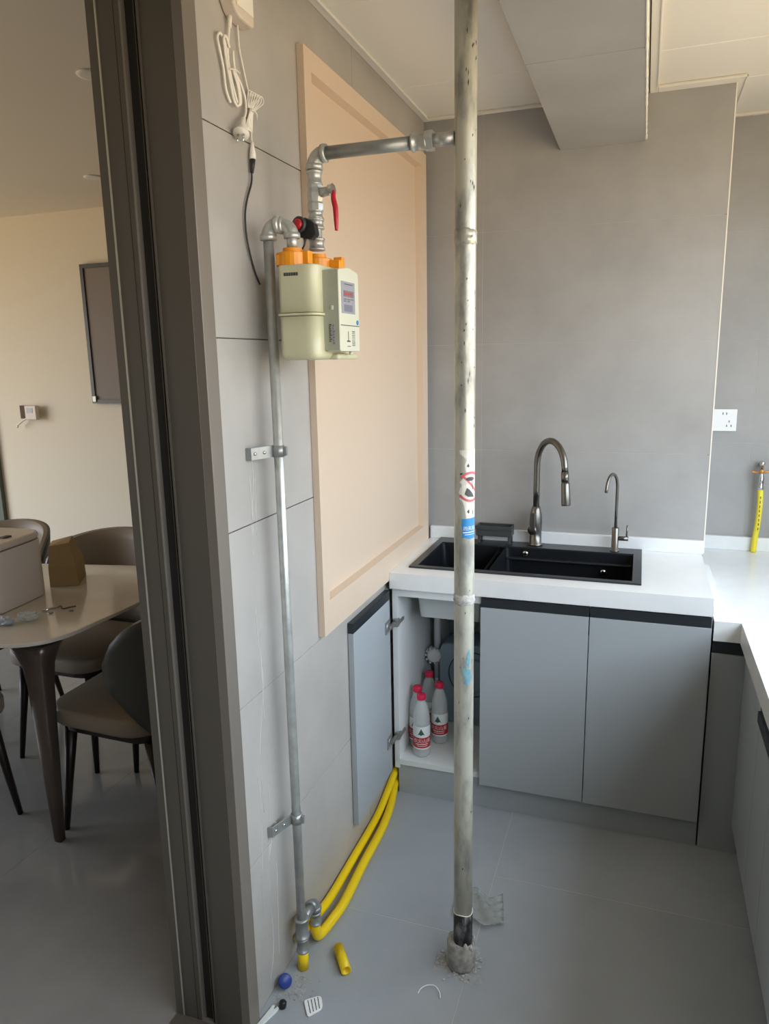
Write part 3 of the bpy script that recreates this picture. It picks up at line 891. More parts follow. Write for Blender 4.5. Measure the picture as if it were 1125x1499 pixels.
# ------------------------------------------------------------------ branch with valve, from the standpipe to the meter
VX, VY = 0.0925, 1.600
br = thing('valve_branch', (VX, VY, 1.79), 'galvanised branch pipe with red lever valve between standpipe and gas meter', 'pipe')
bm = add_tube(NB(), [(0.124, VY, 1.997), (0.325, VY, 1.997)], 0.0138, 18)
obj('branch_pipe', bm, M_galvd, br)
bm = NB()
fit(bm, (0.336, VY, 1.997), (1, 0, 0), 0.034, 0.0168)
add_lathe(bm, [(0.012, 0), (0.021, 0), (0.021, 0.013), (0.012, 0.013)], (0.353, VY, 1.997), (1, 0, 0), 6, False)
add_tube(bm, [(0.366, VY, 1.997), (0.412, VY, 1.997)], 0.0135, 14)
obj('union_joint', bm, M_galv, br)
obj('elbow_joint', elbow(NB(), (VX, VY, 1.997), (0, 0, 1), (1, 0, 0), 0.0165, 0.026), M_galv, br)
bm = NB()
add_tube(bm, [(VX, VY, 1.794), (VX, VY, 1.97)], 0.0128, 16)
fit(bm, (VX, VY, 1.948), (0, 0, 1), 0.030, 0.0155)
fit(bm, (VX, VY, 1.872), (0, 0, 1), 0.018, 0.0150)
obj('nipple', bm, M_galv, br)
bm = NB()
add_lathe(bm, [(0.012, 0), (0.0185, 0), (0.0185, 0.014), (0.016, 0.018), (0.019, 0.028), (0.019, 0.036), (0.016, 0.044), (0.0175, 0.047), (0.0175, 0.058), (0.012, 0.058)], (VX, VY, 1.880), (0, 0, 1), 8, False)
add_tube(bm, [(VX + 0.012, VY - 0.002, 1.916), (VX + 0.043, VY - 0.005, 1.919)], [0.0105, 0.0095], 10)
obj('ball_valve', bm, M_galv, br)
bm = NB()
add_lathe(bm, [(0, 0), (0.0135, 0), (0.0135, 0.009), (0, 0.009)], (VX + 0.038, VY - 0.005, 1.919), (1, -0.1, 0.1), 8, False)
obj('valve_nut', bm, M_chrome, br)
lev = smooth_path([(VX + 0.046, VY - 0.006, 1.917), (VX + 0.048, VY - 0.010, 1.900), (VX + 0.054, VY - 0.014, 1.880), (VX + 0.056, VY - 0.016, 1.852), (VX + 0.056, VY - 0.016, 1.832)], 4)
bm = add_tube(NB(), lev, [0.0028 + 0.0030 * math.sin(PI * min(1, 0.15 + k / (len(lev) - 1) * 0.8)) for k in range(len(lev))], 10)
for v in bm.verts:
    v.co.x += (v.co.y - (VY - 0.012)) * 0.1
obj('lever_handle', bm, M_redp, br, label='red-coated lever handle')
bm = NB()
fit(bm, (VX, VY, 1.852), (0, 0, 1), 0.022, 0.0165)
fit(bm, (VX, VY, 1.808), (0, 0, 1), 0.026, 0.0165)
obj('coupling', bm, M_galv, br)
bm = add_prism(NB(), [(VX - 0.030, 1.822), (VX + 0.002, 1.815), (VX + 0.013, 1.826), (VX + 0.010, 1.848), (VX - 0.012, 1.862), (VX - 0.030, 1.858)], 'y', VY - 0.034, VY - 0.012, 0.002)
so = obj('solenoid', bm, M_black, br, label='black shut-off solenoid with red button')
bm = add_lathe(NB(), [(0, 0), (0.0175, 0), (0.0175, 0.008), (0.012, 0.0085), (0.012, 0.006), (0, 0.006)], (VX - 0.024, VY - 0.032, 1.847), (-0.2, -0.97, 0.08), 16)
obj('button_collar', bm, M_dark, so)
obj('button', add_lathe(NB(), [(0, 0), (0.0115, 0), (0.0115, 0.006), (0.008, 0.009), (0, 0.009)], (VX - 0.0252, VY - 0.0378, 1.8475), (-0.2, -0.97, 0.08), 14), M_redp, so)
obj('lead', add_tube(NB(), smooth_path([(VX - 0.016, VY - 0.026, 1.822), (VX - 0.017, VY - 0.028, 1.806), (VX - 0.026, VY - 0.03, 1.794)], 4), [0.0055, 0.0045, 0.003, 0.0022, 0.002, 0.002, 0.002, 0.002, 0.002], 8), M_black, so)

# ------------------------------------------------------------------ gas meter
gm = thing('gas_meter', (0.1, 1.53, 1.553), 'cream gas meter with orange caps and display box hung on the left wall pipes', 'meter')
outl = round_poly([(0.076, 1.428), (0.164, 1.428), (0.164, 1.642), (0.076, 1.642)], [0.012, 0.030, 0.030, 0.012], 6)
def meter_half(z0, z1):
    bm = NB()
    add_prism(bm, outl, 'z', z0, z1)
    fs = max(bm.faces, key=lambda f: -f.calc_center_median().z if z0 < 1.6 else f.calc_center_median().z)
    cap_edges = list(fs.edges)
    bmesh.ops.bevel(bm, geom=cap_edges, offset=(0.014 if z0 < 1.6 else 0.004), segments=4, affect='EDGES', profile=0.5)
    for f in bm.faces: f.smooth = True
    return bm
obj('lower_shell', meter_half(1.5535, 1.643), M_cream, gm)
obj('upper_shell', meter_half(1.651, 1.7465), M_cream, gm)
big = round_poly([(0.0725, 1.4245), (0.1675, 1.4245), (0.1675, 1.6455), (0.0725, 1.6455)], [0.014, 0.032, 0.032, 0.014], 6)
obj('seam_band', add_prism(NB(), big, 'z', 1.6445, 1.6495, 0.0015), M_cream, gm)
bp = round_poly([(1.462, 1.570), (1.574, 1.570), (1.574, 1.737), (1.518, 1.7445), (1.462, 1.737)], 0.006, 3)
cb = obj('counter_box', add_prism(NB(), bp, 'x', 0.1685, 0.2005, 0.002), M_meterface, gm)
bx('box_back', M_meterside, 0.158, 0.1692, 1.4615, 1.570, 1.573, 1.733, cb, 0.001)
bx('box_flank', M_meterside, 0.160, 0.1985, 1.4605, 1.4622, 1.573, 1.735, cb)
bx('faceplate', M_lcd, 0.2003, 0.2012, 1.472, 1.548, 1.649, 1.714, cb)
bx('number_window', M_lcd2, 0.2010, 0.2016, 1.484, 1.541, 1.683, 1.696, cb)
bx('liquid_display', M_lcd2, 0.2010, 0.2016, 1.486, 1.532, 1.653, 1.667, cb)
bm = NB()
for k in range(6):
    add_box(bm, 0.2014, 0.2019, 1.487 + k * 0.0085, 1.4925 + k * 0.0085, 1.686, 1.693)
obj('digits', bm, [M_inkred], cb)
bm = NB()
for (y0_, y1_, z) in ((1.49, 1.535, 1.708), (1.485, 1.50, 1.677), (1.505, 1.52, 1.677), (1.526, 1.54, 1.678), (1.485, 1.498, 1.673), (1.505, 1.518, 1.673)):
    add_box(bm, 0.2010, 0.2015, y0_, y1_, z, z + 0.0018)
for k in range(9):
    w = random.uniform(0.0012, 0.003)
    add_box(bm, 0.2003, 0.2008, 1.528, 1.545, 1.582 + k * 0.0036, 1.582 + k * 0.0036 + w * 0.7)
add_box(bm, 0.2003, 0.2008, 1.505, 1.508, 1.592, 1.612); add_box(bm, 0.2003, 0.2008, 1.498, 1.517, 1.590, 1.593)
add_box(bm, 0.2003, 0.2008, 1.500, 1.518, 1.580, 1.5815)
obj('print', bm, M_ink, cb, kind='stuff')
bx('cover_joint', M_ink, 0.2001, 0.2008, 1.466, 1.571, 1.6235, 1.6252, cb)
obj('blue_button', add_lathe(NB(), [(0, 0), (0.005, 0), (0.005, 0.002), (0, 0.002)], (0.2005, 1.560, 1.632), (1, 0, 0), 12), M_blue, cb)
obj('key_socket', add_lathe(NB(), [(0, 0), (0.0045, 0), (0.0045, 0.008), (0, 0.008)], (0.190, 1.545, 1.563), (0, 0, 1), 10), M_meterface, cb)
bx('clip', M_meterface, 0.181, 0.187, 1.4585, 1.4607, 1.655, 1.664, cb, 0.001)
bm = NB()
for k in range(9):
    add_box(bm, 0.176, 0.176 + random.uniform(0.003, 0.006), 1.4598, 1.4606, 1.590 + k * 0.0042, 1.5925 + k * 0.0042)
obj('side_print', bm, M_ink, cb)
bm = NB()
for k in range(7):
    add_box(bm, 0.184, 0.184 + random.uniform(0.002, 0.005), 1.4598, 1.4606, 1.585 + k * 0.006, 1.589 + k * 0.006)
obj('pen_marks', bm, M_inkblue, cb)
bm = NB()
for k in range(6):
    add_box(bm, 0.092 + k * 0.0055, 0.0965 + k * 0.0055, 1.4274, 1.4281, 1.724, 1.7305)
obj('body_print', bm, M_ink, gm)
# orange clamshell caps
def cap(cx_, cy_, zb, h, tab):
    bm = add_lathe(NB(), [(0.008, 0), (0.0345, 0), (0.0345, h * 0.70), (0.033, h * 0.74), (0.021, h * 0.76), (0.020, h), (0.012, h)], (cx_, cy_, zb), (0, 0, 1), 24, False)
    add_box(bm, tab[0], tab[1], tab[2], tab[3], zb + 0.001, zb + h * 0.62, 0.002)
    for sgn in (0,):
        add_box(bm, tab[4], tab[5], tab[6], tab[7], zb + 0.002, zb + h * 0.8, 0.002)
    return bm
obj('orange_cap', cap(0.095, 1.468, 1.7470, 0.036, (0.070, 0.080, 1.438, 1.450, 0.121, 0.138, 1.452, 1.475)), M_orange, gm)
obj('orange_cap', cap(0.0925, 1.600, 1.7470, 0.040, (0.122, 0.150, 1.590, 1.612, 0.130, 0.151, 1.603, 1.622)), M_orange, gm)
obj('hook', add_box(NB(), 0.155, 0.178, 1.50, 1.62, 1.5535, 1.566, 0.005), M_cream, gm)

# ------------------------------------------------------------------ riser with clamps
RX, RY = 0.0420, 1.464
rs = thing('gas_riser', (RX, RY, 0.0), 'thin galvanised gas riser clamped to the left wall, running down from the meter', 'pipe')
obj('pipe', add_tube(NB(), [(RX, RY, 0.05), (RX, RY, 0.9), (RX, RY, 1.80)], 0.0112, 18), M_galv, rs)
bm = elbow(NB(), (RX, RY, 1.832), (0, 0, 1), (1, 0, 0), 0.0152, 0.024)
obj('elbow_joint', bm, M_galv, rs)
bm = elbow(NB(), (0.095, 1.468, 1.830), (1, 0, 0), (0, 0, -1), 0.0148, 0.022)
obj('elbow_joint', bm, M_galv, rs)
bm = add_tube(NB(), [(0.095, 1.468, 1.780), (0.095, 1.468, 1.812)], 0.0115, 14)
add_tube(bm, [(0.064, 1.4655, 1.831), (0.075, 1.4665, 1.8305)], 0.0115, 12)
obj('nipple', bm, M_galv, rs)
for z in (1.356, 0.437):
    bm = add_prism(NB(), [(0.0008, 1.390), (0.0125, 1.393), (0.0345, 1.459), (0.0315, 1.460), (0.0095, 1.396), (0.0008, 1.393)], 'z', z - 0.0135, z + 0.0135, 0.0006)
    cl = obj('wall_clamp', bm, M_galvd, rs)
    bm = add_lathe(NB(), [(0.0112, -0.0125), (0.0138, -0.0125), (0.0138, 0.0125), (0.0112, 0.0125)], (RX, RY, z), (0, 0, 1), 18)
    add_box(bm, RX + 0.010, RX + 0.021, RY - 0.004, RY + 0.004, z - 0.010, z + 0.010, 0.001)
    obj('clamp_band', bm, M_galvd, cl)
    for tt in (0.15, 0.55):
        bm = add_lathe(NB(), [(0, 0), (0.0042, 0), (0.003, 0.003), (0, 0.003)], (0.0125 + 0.022 * tt, 1.393 + 0.066 * tt, z), (0.066, -0.022, 0), 8)
        obj('screw', bm, M_chrome, cl)
bm = NB()
fit(bm, (RX, RY, 0.122), (0, 0, 1), 0.056, 0.0165)
fit(bm, (RX, RY, 0.072), (0, 0, 1), 0.040, 0.0150)
obj('tee_joint', bm, M_galvd, rs)
bm = elbow(NB(), (RX, 1.545, 0.136), (0, 1, 0), (0, 0, -1), 0.0148, 0.022)
add_tube(bm, [(RX, RY + 0.008, 0.136), (RX, 1.525, 0.136)], 0.0125, 14)
fit(bm, (RX, 1.545, 0.085), (0, 0, 1), 0.036, 0.0145)
obj('side_elbow', bm, M_galvd, rs)
obj('hose_stub', add_tube(NB(), [(RX, RY, 0.055), (RX, RY - 0.002, 0.001)], 0.0140, 16), M_yellow, rs, label='short yellow sleeve between tee and floor')

# yellow hoses along the foot of the wall
h1 = smooth_path([(RX, 1.545, 0.070), (RX, 1.547, 0.035), (0.045, 1.565, 0.0165), (0.055, 1.63, 0.0145), (0.061, 1.70, 0.0145), (0.055, 1.866, 0.0145), (0.053, 2.044, 0.0145), (0.040, 2.178, 0.0150), (0.0185, 2.292, 0.026), (0.0170, 2.34, 0.040), (0.0170, 2.38, 0.052)], 6)
obj('gas_hose', add_tube(NB(), h1, 0.0135, 14), M_yellow, label='yellow gas hose, outer of the two, rising to the galvanised side elbow', cat='hose', group='yellow hoses on the floor')
h2 = smooth_path([(0.0170, 1.488, 0.060), (0.0165, 1.53, 0.055), (0.0165, 1.60, 0.038), (0.0160, 1.70, 0.0175), (0.0155, 1.90, 0.0145), (0.0150, 2.10, 0.0155), (0.0150, 2.22, 0.042), (0.0145, 2.30, 0.066), (0.0145, 2.38, 0.080)], 6)
obj('gas_hose', add_tube(NB(), h2, 0.0125, 14), M_yellow, label='yellow gas hose, inner of the two, lying against the left wall', cat='hose', group='yellow hoses on the floor')

def open_tube(a, b, ro, ri, n=18):
    a, b = Vector(a), Vector(b)
    bm = NB()
    L = (b - a).length
    return add_lathe(bm, [(ri, 0.0006), (ro, 0), (ro, L), (ri, L - 0.0006), (ri, L - 0.03), (ri * 0.2, L - 0.032)], a, b - a, n)
obj('hose_offcut', open_tube((0.1085, 1.540, 0.0142), (0.158, 1.474, 0.0142), 0.0135, 0.0098), M_yellow, label='short cut piece of yellow hose lying on the grey floor', cat='hose')

# ------------------------------------------------------------------ small litter on the floor
bm = add_lathe(NB(), [(0, 0), (0.0165, 0), (0.0175, 0.003), (0.0175, 0.012), (0.016, 0.0145), (0, 0.0145)], (0.021, 1.395, 0.017), (0.55, -0.6, 0.55), 22)
obj('blue_cap', bm, M_bluecap, label='round dark blue plastic cap leaning at the wall foot', cat='cap')
bm = add_lathe(NB(), [(0, 0), (0.0085, 0), (0.0095, 0.004), (0.009, 0.014), (0.006, 0.017), (0, 0.017)], (0.044, 1.337, 0.0004), (0.1, 0.2, 1), 14)
obj('black_plug', bm, M_black, label='tiny black rubber plug on the dusty floor', cat='plug')
pts = round_poly([(0.087, 1.368), (0.122, 1.396), (0.142, 1.362), (0.116, 1.328)], [0.008, 0.012, 0.012, 0.008], 4)
pl = obj('shower_plate', add_prism(NB(), pts, 'z', 0.0006, 0.0052, 0.001), M_socket, label='small white slotted plastic plate lying on the floor', cat='plate')
bm = NB()
for i in range(4):
    for j in range(4):
        u = 0.22 + 0.19 * i; v = 0.2 + 0.2 * j
        p = Vector((0.087, 1.368)) * (1 - u) * (1 - v) + Vector((0.122, 1.396)) * u * (1 - v) + Vector((0.142, 1.362)) * u * v + Vector((0.116, 1.328)) * (1 - u) * v
        add_tube(bm, [(p.x - 0.0025, p.y + 0.0035, 0.0054), (p.x + 0.0025, p.y - 0.0035, 0.0054)], 0.0011, 5)
obj('slots', bm, M_ink, pl)
bm = add_prism(NB(), [(0.010, 1.272), (0.020, 1.268), (0.037, 1.316), (0.039, 1.328), (0.033, 1.333), (0.0315, 1.324), (0.027, 1.322), (0.026, 1.333), (0.020, 1.330), (0.019, 1.320)], 'z', 0.0006, 0.006, 0.0008)
obj('pipe_clip', bm, M_labelw, label='white fork-shaped plastic clip by the door frame foot', cat='clip')
tie = smooth_path([(0.349, 1.478, 0.0012), (0.352, 1.492, 0.003), (0.366, 1.503, 0.007), (0.385, 1.505, 0.009), (0.400, 1.494, 0.005), (0.405, 1.480, 0.002)], 5)
bm = add_tube(NB(), tie, 0.0014, 6)
obj('cable_tie', bm, M_socket, label='thin white curled tie lying on the floor before the standpipe', cat='tie')
# crumpled film behind the standpipe
bm = NB()
nx, ny = 16, 14
grid = []
for j in range(ny):
    row = []
    for i in range(nx):
        u, v = i / (nx - 1), j / (ny - 1)
        x = 0.372 + 0.118 * u + 0.025 * (1 - v) * u
        y = 1.745 + 0.125 * v + 0.012 * math.sin(7 * u)
        z = 0.003 + 0.016 * max(0, math.sin(9 * u + 4 * v)) * (0.3 + 0.7 * math.sin(PI * v)) + 0.006 * abs(math.sin(13 * v - 5 * u)) + (0.012 if j == 0 else 0) * (0.4 + u)
        row.append(bm.verts.new((x, y, z)))
    grid.append(row)
for j in range(ny - 1):
    for i in range(nx - 1):
        f = bm.faces.new((grid[j][i], grid[j][i + 1], grid[j + 1][i + 1], grid[j + 1][i])); f.smooth = (i + j) % 3 > 0
bmesh.ops.solidify(bm, geom=bm.faces[:], thickness=0.0006)
obj('plastic_film', bm, M_film, label='crumpled clear plastic film on the floor behind the standpipe', cat='film')
# cement smears: thin irregular skins on the floor
def smear(cx_, cy_, rx, ry, seed):
    random.seed(seed)
    bm = NB()
    N = 40
    prev = None
    c = bm.verts.new((cx_, cy_, 0.0012))
    ring = []
    for k in range(N):
        a = 2 * PI * k / N
        d = 0.75 + 0.22 * math.sin(3 * a + seed) + 0.14 * math.sin(7 * a) + random.uniform(-0.12, 0.12)
        ring.append(bm.verts.new((cx_ + rx * d * math.cos(a), cy_ + ry * d * math.sin(a), 0.0003)))
    for k in range(N):
        bm.faces.new((c, ring[k], ring[(k + 1) % N]))
    return bm
obj('mortar_smear', smear(PX - 0.006, PY - 0.002, 0.074, 0.070, 4), M_smear, sp)
obj('cement_smear', smear(0.047, 1.402, 0.040, 0.050, 9), M_smear, label='thin grey cement smear on the floor by the blue cap', cat='debris')
# cement dust and chips at the wall foot
bm = NB()
for _ in range(150):
    t = random.random()
    x = abs(random.gauss(0.05, 0.022)); y = 1.40 + random.gauss(0, 0.028)
    if x < 0.006: continue
    s = random.uniform(0.0006, 0.0022)
    g = bmesh.ops.create_icosphere(bm, subdivisions=1, radius=s)
    for v in g['verts']:
        v.co = Vector((v.co.x * random.uniform(0.8, 2.2), v.co.y * random.uniform(0.8, 2.2), abs(v.co.z) * 0.7 + 0.0003)) + Vector((x, y, 0))
obj('cement_crumbs', bm, M_mortar, label='scatter of grey cement crumbs on the floor under the riser', cat='debris', kind='stuff')

# ------------------------------------------------------------------ gas alarm and its cords
al = thing('gas_alarm', (0.0, 1.42, 2.21), 'white gas alarm box at the top of the left wall with cords hanging', 'alarm')
poly = round_poly([(1.376, 2.345), (1.376, 2.248), (1.404, 2.207), (1.472, 2.207), (1.472, 2.345)], [0.02, 0.02, 0.02, 0.008, 0.02], 5)
obj('housing', add_prism(NB(), poly, 'x', 0.0008, 0.030, 0.004), M_boxw, al)
bx('front_cover', M_cord, 0.030, 0.0325, 1.402, 1.466, 2.225, 2.335, al, 0.0012)
obj('cord_gland', add_tube(NB(), [(0.010, 1.410, 2.214), (0.009, 1.408, 2.190)], [0.005, 0.0038], 10), M_cord, al)
cA = [(0.008, 1.408, 2.192), (0.007, 1.405, 2.172), (0.008, 1.398, 2.150), (0.009, 1.396, 2.130)]
lpA = [(0.007, 1.399, 2.054), (0.007, 1.384, 2.074), (0.007, 1.379, 2.109), (0.007, 1.368, 2.141), (0.007, 1.363, 2.157), (0.008, 1.372, 2.168), (0.009, 1.384, 2.160), (0.010, 1.390, 2.143), (0.011, 1.396, 2.109), (0.011, 1.409, 2.076), (0.010, 1.424, 2.058), (0.010, 1.436, 2.066), (0.010, 1.430, 2.095), (0.011, 1.415, 2.121), (0.012, 1.411, 2.150)]
lpB = [(0.013, 1.396, 2.150), (0.013, 1.386, 2.166), (0.013, 1.376, 2.157), (0.013, 1.382, 2.121), (0.014, 1.390, 2.087), (0.014, 1.400, 2.060), (0.014, 1.413, 2.051), (0.014, 1.423, 2.063), (0.014, 1.418, 2.090), (0.013, 1.405, 2.113)]
cA2 = [(0.012, 1.412, 2.114), (0.010, 1.440, 2.098), (0.009, 1.456, 2.077), (0.010, 1.453, 2.051), (0.012, 1.433, 2.026)]
bm = NB()
for pth in (cA, lpA, lpB, cA2):
    add_tube(bm, smooth_path(pth, 5), 0.0026, 8)
obj('mains_cord', bm, M_cord, al)
bm = add_tube(NB(), [(0.016, 1.418 + 0.006 * math.cos(a) - 0.012, 2.112 + 0.001 * math.sin(a)) for a in (0, 1, 2, 3)], 0.0015, 6)
add_tube(bm, [(0.0175, 1.383, 2.108), (0.0185, 1.405, 2.114), (0.0175, 1.424, 2.113)], 0.0016, 6)
obj('twist_tie', bm, M_cord, al)
pd = Vector((0.10, -0.50, -0.83)).normalized()
pc = Vector((0.016, 1.432, 2.034))
bm = add_lathe(NB(), [(0.003, 0), (0.005, 0.002), (0.0065, 0.020), (0.008, 0.026), (0.013, 0.036), (0.0165, 0.039), (0.0165, 0.043), (0, 0.043)], pc, pd, 14)
plug = obj('plug', bm, M_cord, al)
u_, w_ = frame_axes(pd)
bm = NB()
for s in (-1, 1):
    a = pc + pd * 0.043 + u_ * 0.006 * s
    add_tube(bm, [a, a + pd * 0.018], 0.0022, 6)
obj('prong', bm, M_chrome, plug)
cB = [(0.008, 1.442, 2.211), (0.006, 1.448, 2.169), (0.006, 1.460, 2.136), (0.007, 1.474, 2.096), (0.009, 1.476, 2.070), (0.009, 1.479, 2.040), (0.006, 1.480, 2.013), (0.007, 1.479, 2.000)]
bm = add_tube(NB(), smooth_path(cB, 5), 0.0017, 7)
for k in range(6):
    oy = 0.008 * k
    pth = [(0.010 + 0.001 * k, 1.4655 + 0.1 * oy, 2.063), (0.011 + 0.001 * k, 1.463 + oy * 0.9, 2.082 + 0.001 * k), (0.011 + 0.001 * k, 1.468 + oy, 2.096), (0.011 + 0.001 * k, 1.476 + oy * 1.05, 2.097), (0.012 + 0.001 * k, 1.478 + oy, 2.085),
           (0.012, 1.468 + oy * 0.35, 2.058), (0.012, 1.452 + oy * 0.5, 2.032), (0.012, 1.447 + oy * 0.5, 2.022), (0.012, 1.455 + oy * 0.45, 2.020), (0.012, 1.462 + oy * 0.35, 2.04), (0.012, 1.468 + oy * 0.3, 2.06)]
    add_tube(bm, smooth_path(pth, 4), 0.0012, 6)
add_tube(bm, [(0.018, 1.462, 2.056), (0.019, 1.474, 2.060), (0.017, 1.488, 2.056), (0.014, 1.492, 2.046)], 0.0014, 6)
obj('sensor_cord', bm, M_cord, al)
obj('connector', add_tube(NB(), [(0.0075, 1.479, 2.002), (0.0075, 1.478, 1.990), (0.0085, 1.476, 1.978), (0.0085, 1.475, 1.967)], [0.003, 0.0048, 0.0068, 0.0070], 12), M_cord, al)
obj('black_connector', add_tube(NB(), [(0.0085, 1.475, 1.967), (0.0080, 1.474, 1.955), (0.0065, 1.472, 1.940)], [0.0060, 0.0050, 0.0036], 12), M_wblk, al, label='black half of the cord connector')
bw = [(0.0065, 1.472, 1.942), (0.0055, 1.470, 1.920), (0.0055, 1.449, 1.886), (0.0055, 1.436, 1.851), (0.0055, 1.437, 1.810), (0.0055, 1.450, 1.771), (0.0055, 1.467, 1.738), (0.0055, 1.484, 1.717)]
obj('black_lead', add_tube(NB(), smooth_path(bw, 6), 0.0021, 8), M_wblk, al, label='black lead running down behind the riser')

# ------------------------------------------------------------------ recess: socket and gas stub
so = thing('wall_socket', (1.116, 3.2, 1.247), 'square white wall socket at the corner of the tiled recess', 'socket')
bx('plate', M_socket, 1.073, 1.159, 3.191, 3.1995, 1.247, 1.333, so, 0.002)
bm = NB()
for (dx, z, h) in ((-0.006, 1.316, 0.009), (0.007, 1.316, 0.009), (0.018, 1.285, 0.008), (0.010, 1.268, 0.008), (0.026, 1.268, 0.008)):
    add_box(bm, 1.114 + dx - 0.0016, 1.114 + dx + 0.0016, 3.1903, 3.1912, z - h / 2, z + h / 2)
obj('slots', bm, M_ink, so)
gs = thing('hose_stub', (1.256, 3.165, 0.767), 'short yellow hose with brass wing valve standing on the low worktop', 'hose')
hp = smooth_path([(1.254, 3.168, 0.7672), (1.256, 3.168, 0.82), (1.261, 3.165, 0.90), (1.2625, 3.165, 0.97), (1.260, 3.165, 1.03)], 6)
obj('hose', add_tube(NB(), hp, 0.0105, 14), M_yellowp, gs)
bm = NB()
for k in range(8):
    z = 0.86 + k * 0.018
    add_box(bm, 1.2625 - 0.002, 1.2625 + 0.001, 3.1535, 3.1548, z, z + 0.010)
obj('hose_print', bm, M_ink, gs)
bm = add_lathe(NB(), [(0.008, 0), (0.0125, 0), (0.0125, 0.012), (0.010, 0.016), (0.0115, 0.03), (0.0115, 0.05), (0.008, 0.058), (0.0075, 0.095), (0.011, 0.097), (0.011, 0.108), (0.006, 0.112), (0, 0.112)], (1.259, 3.165, 1.022), (0, 0, 1), 14)
obj('valve_body', bm, M_chrome, gs)
bm = add_tube(NB(), smooth_path([(1.222, 3.158, 1.094), (1.240, 3.157, 1.090), (1.258, 3.150, 1.096), (1.276, 3.157, 1.093), (1.298, 3.156, 1.100)], 4), 0.0045, 8)
add_lathe(bm, [(0, 0), (0.009, 0), (0.009, 0.012), (0, 0.012)], (1.258, 3.158, 1.095), (0, -1, 0), 10)
obj('wing_handle', bm, M_ochre, gs, label='brass-coloured wing handle')
bm = add_tube(NB(), [(1.259, 3.165, 1.118), (1.259, 3.199, 1.118)], 0.008, 10)
obj('wall_spigot', bm, M_chrome, gs)

# ------------------------------------------------------------------ dining room
tb = thing('dining_table', (-1.5, 1.95, 0), 'dining table with pale stone top and dark bronze flared legs beyond the doorway', 'table')
out = round_poly([(-0.805, 1.555), (-0.765, 2.43), (-2.42, 2.10), (-2.42, 1.34)], [0.16, 0.16, 0.16, 0.16], 8)
obj('tabletop', add_prism(NB(), out, 'z', 0.742, 0.755, 0.003), M_marble, tb)
ap = round_poly([(-0.90, 1.65), (-0.87, 2.33), (-2.32, 2.04), (-2.32, 1.43)], [0.1] * 4, 6)
obj('apron', add_prism(NB(), ap, 'z', 0.700, 0.7415), M_legdark, tb)
def table_leg(x, y, ox, oy):
    bm = NB()
    secs = [(0.7, 0.085, 0.06, 0.02), (0.665, 0.062, 0.045, 0.008), (0.63, 0.046, 0.036, 0.002), (0.56, 0.038, 0.03, 0.0), (0.35, 0.029, 0.024, 0.0), (0.0, 0.0155, 0.014, 0.0)]
    rings = []
    for z, w, d, off in secs:
        q = round_poly([(-w, -d), (w, -d), (w, d), (-w, d)], min(w, d) * 0.7, 3)
        rings.append([bm.verts.new((x - ox * off * 1.2 + p[0], y - oy * off + p[1], z + 0.0005)) for p in q])
    for A, B in zip(rings, rings[1:]):
        k = len(A)
        for i in range(k):
            f = bm.faces.new((A[i], B[i], B[(i + 1) % k], A[(i + 1) % k])); f.smooth = True
    bm.faces.new(rings[0]); bm.faces.new(rings[-1][::-1])
    bmesh.ops.recalc_face_normals(bm, faces=bm.faces)
    return bm
for (x, y, ox, oy) in ((-0.960, 1.690, 1, -1), (-0.93, 2.27, 1, 1), (-2.25, 1.50, -1, -1), (-2.25, 1.98, -1, 1)):
    obj('leg', table_leg(x, y, ox, oy), M_legbr, tb)

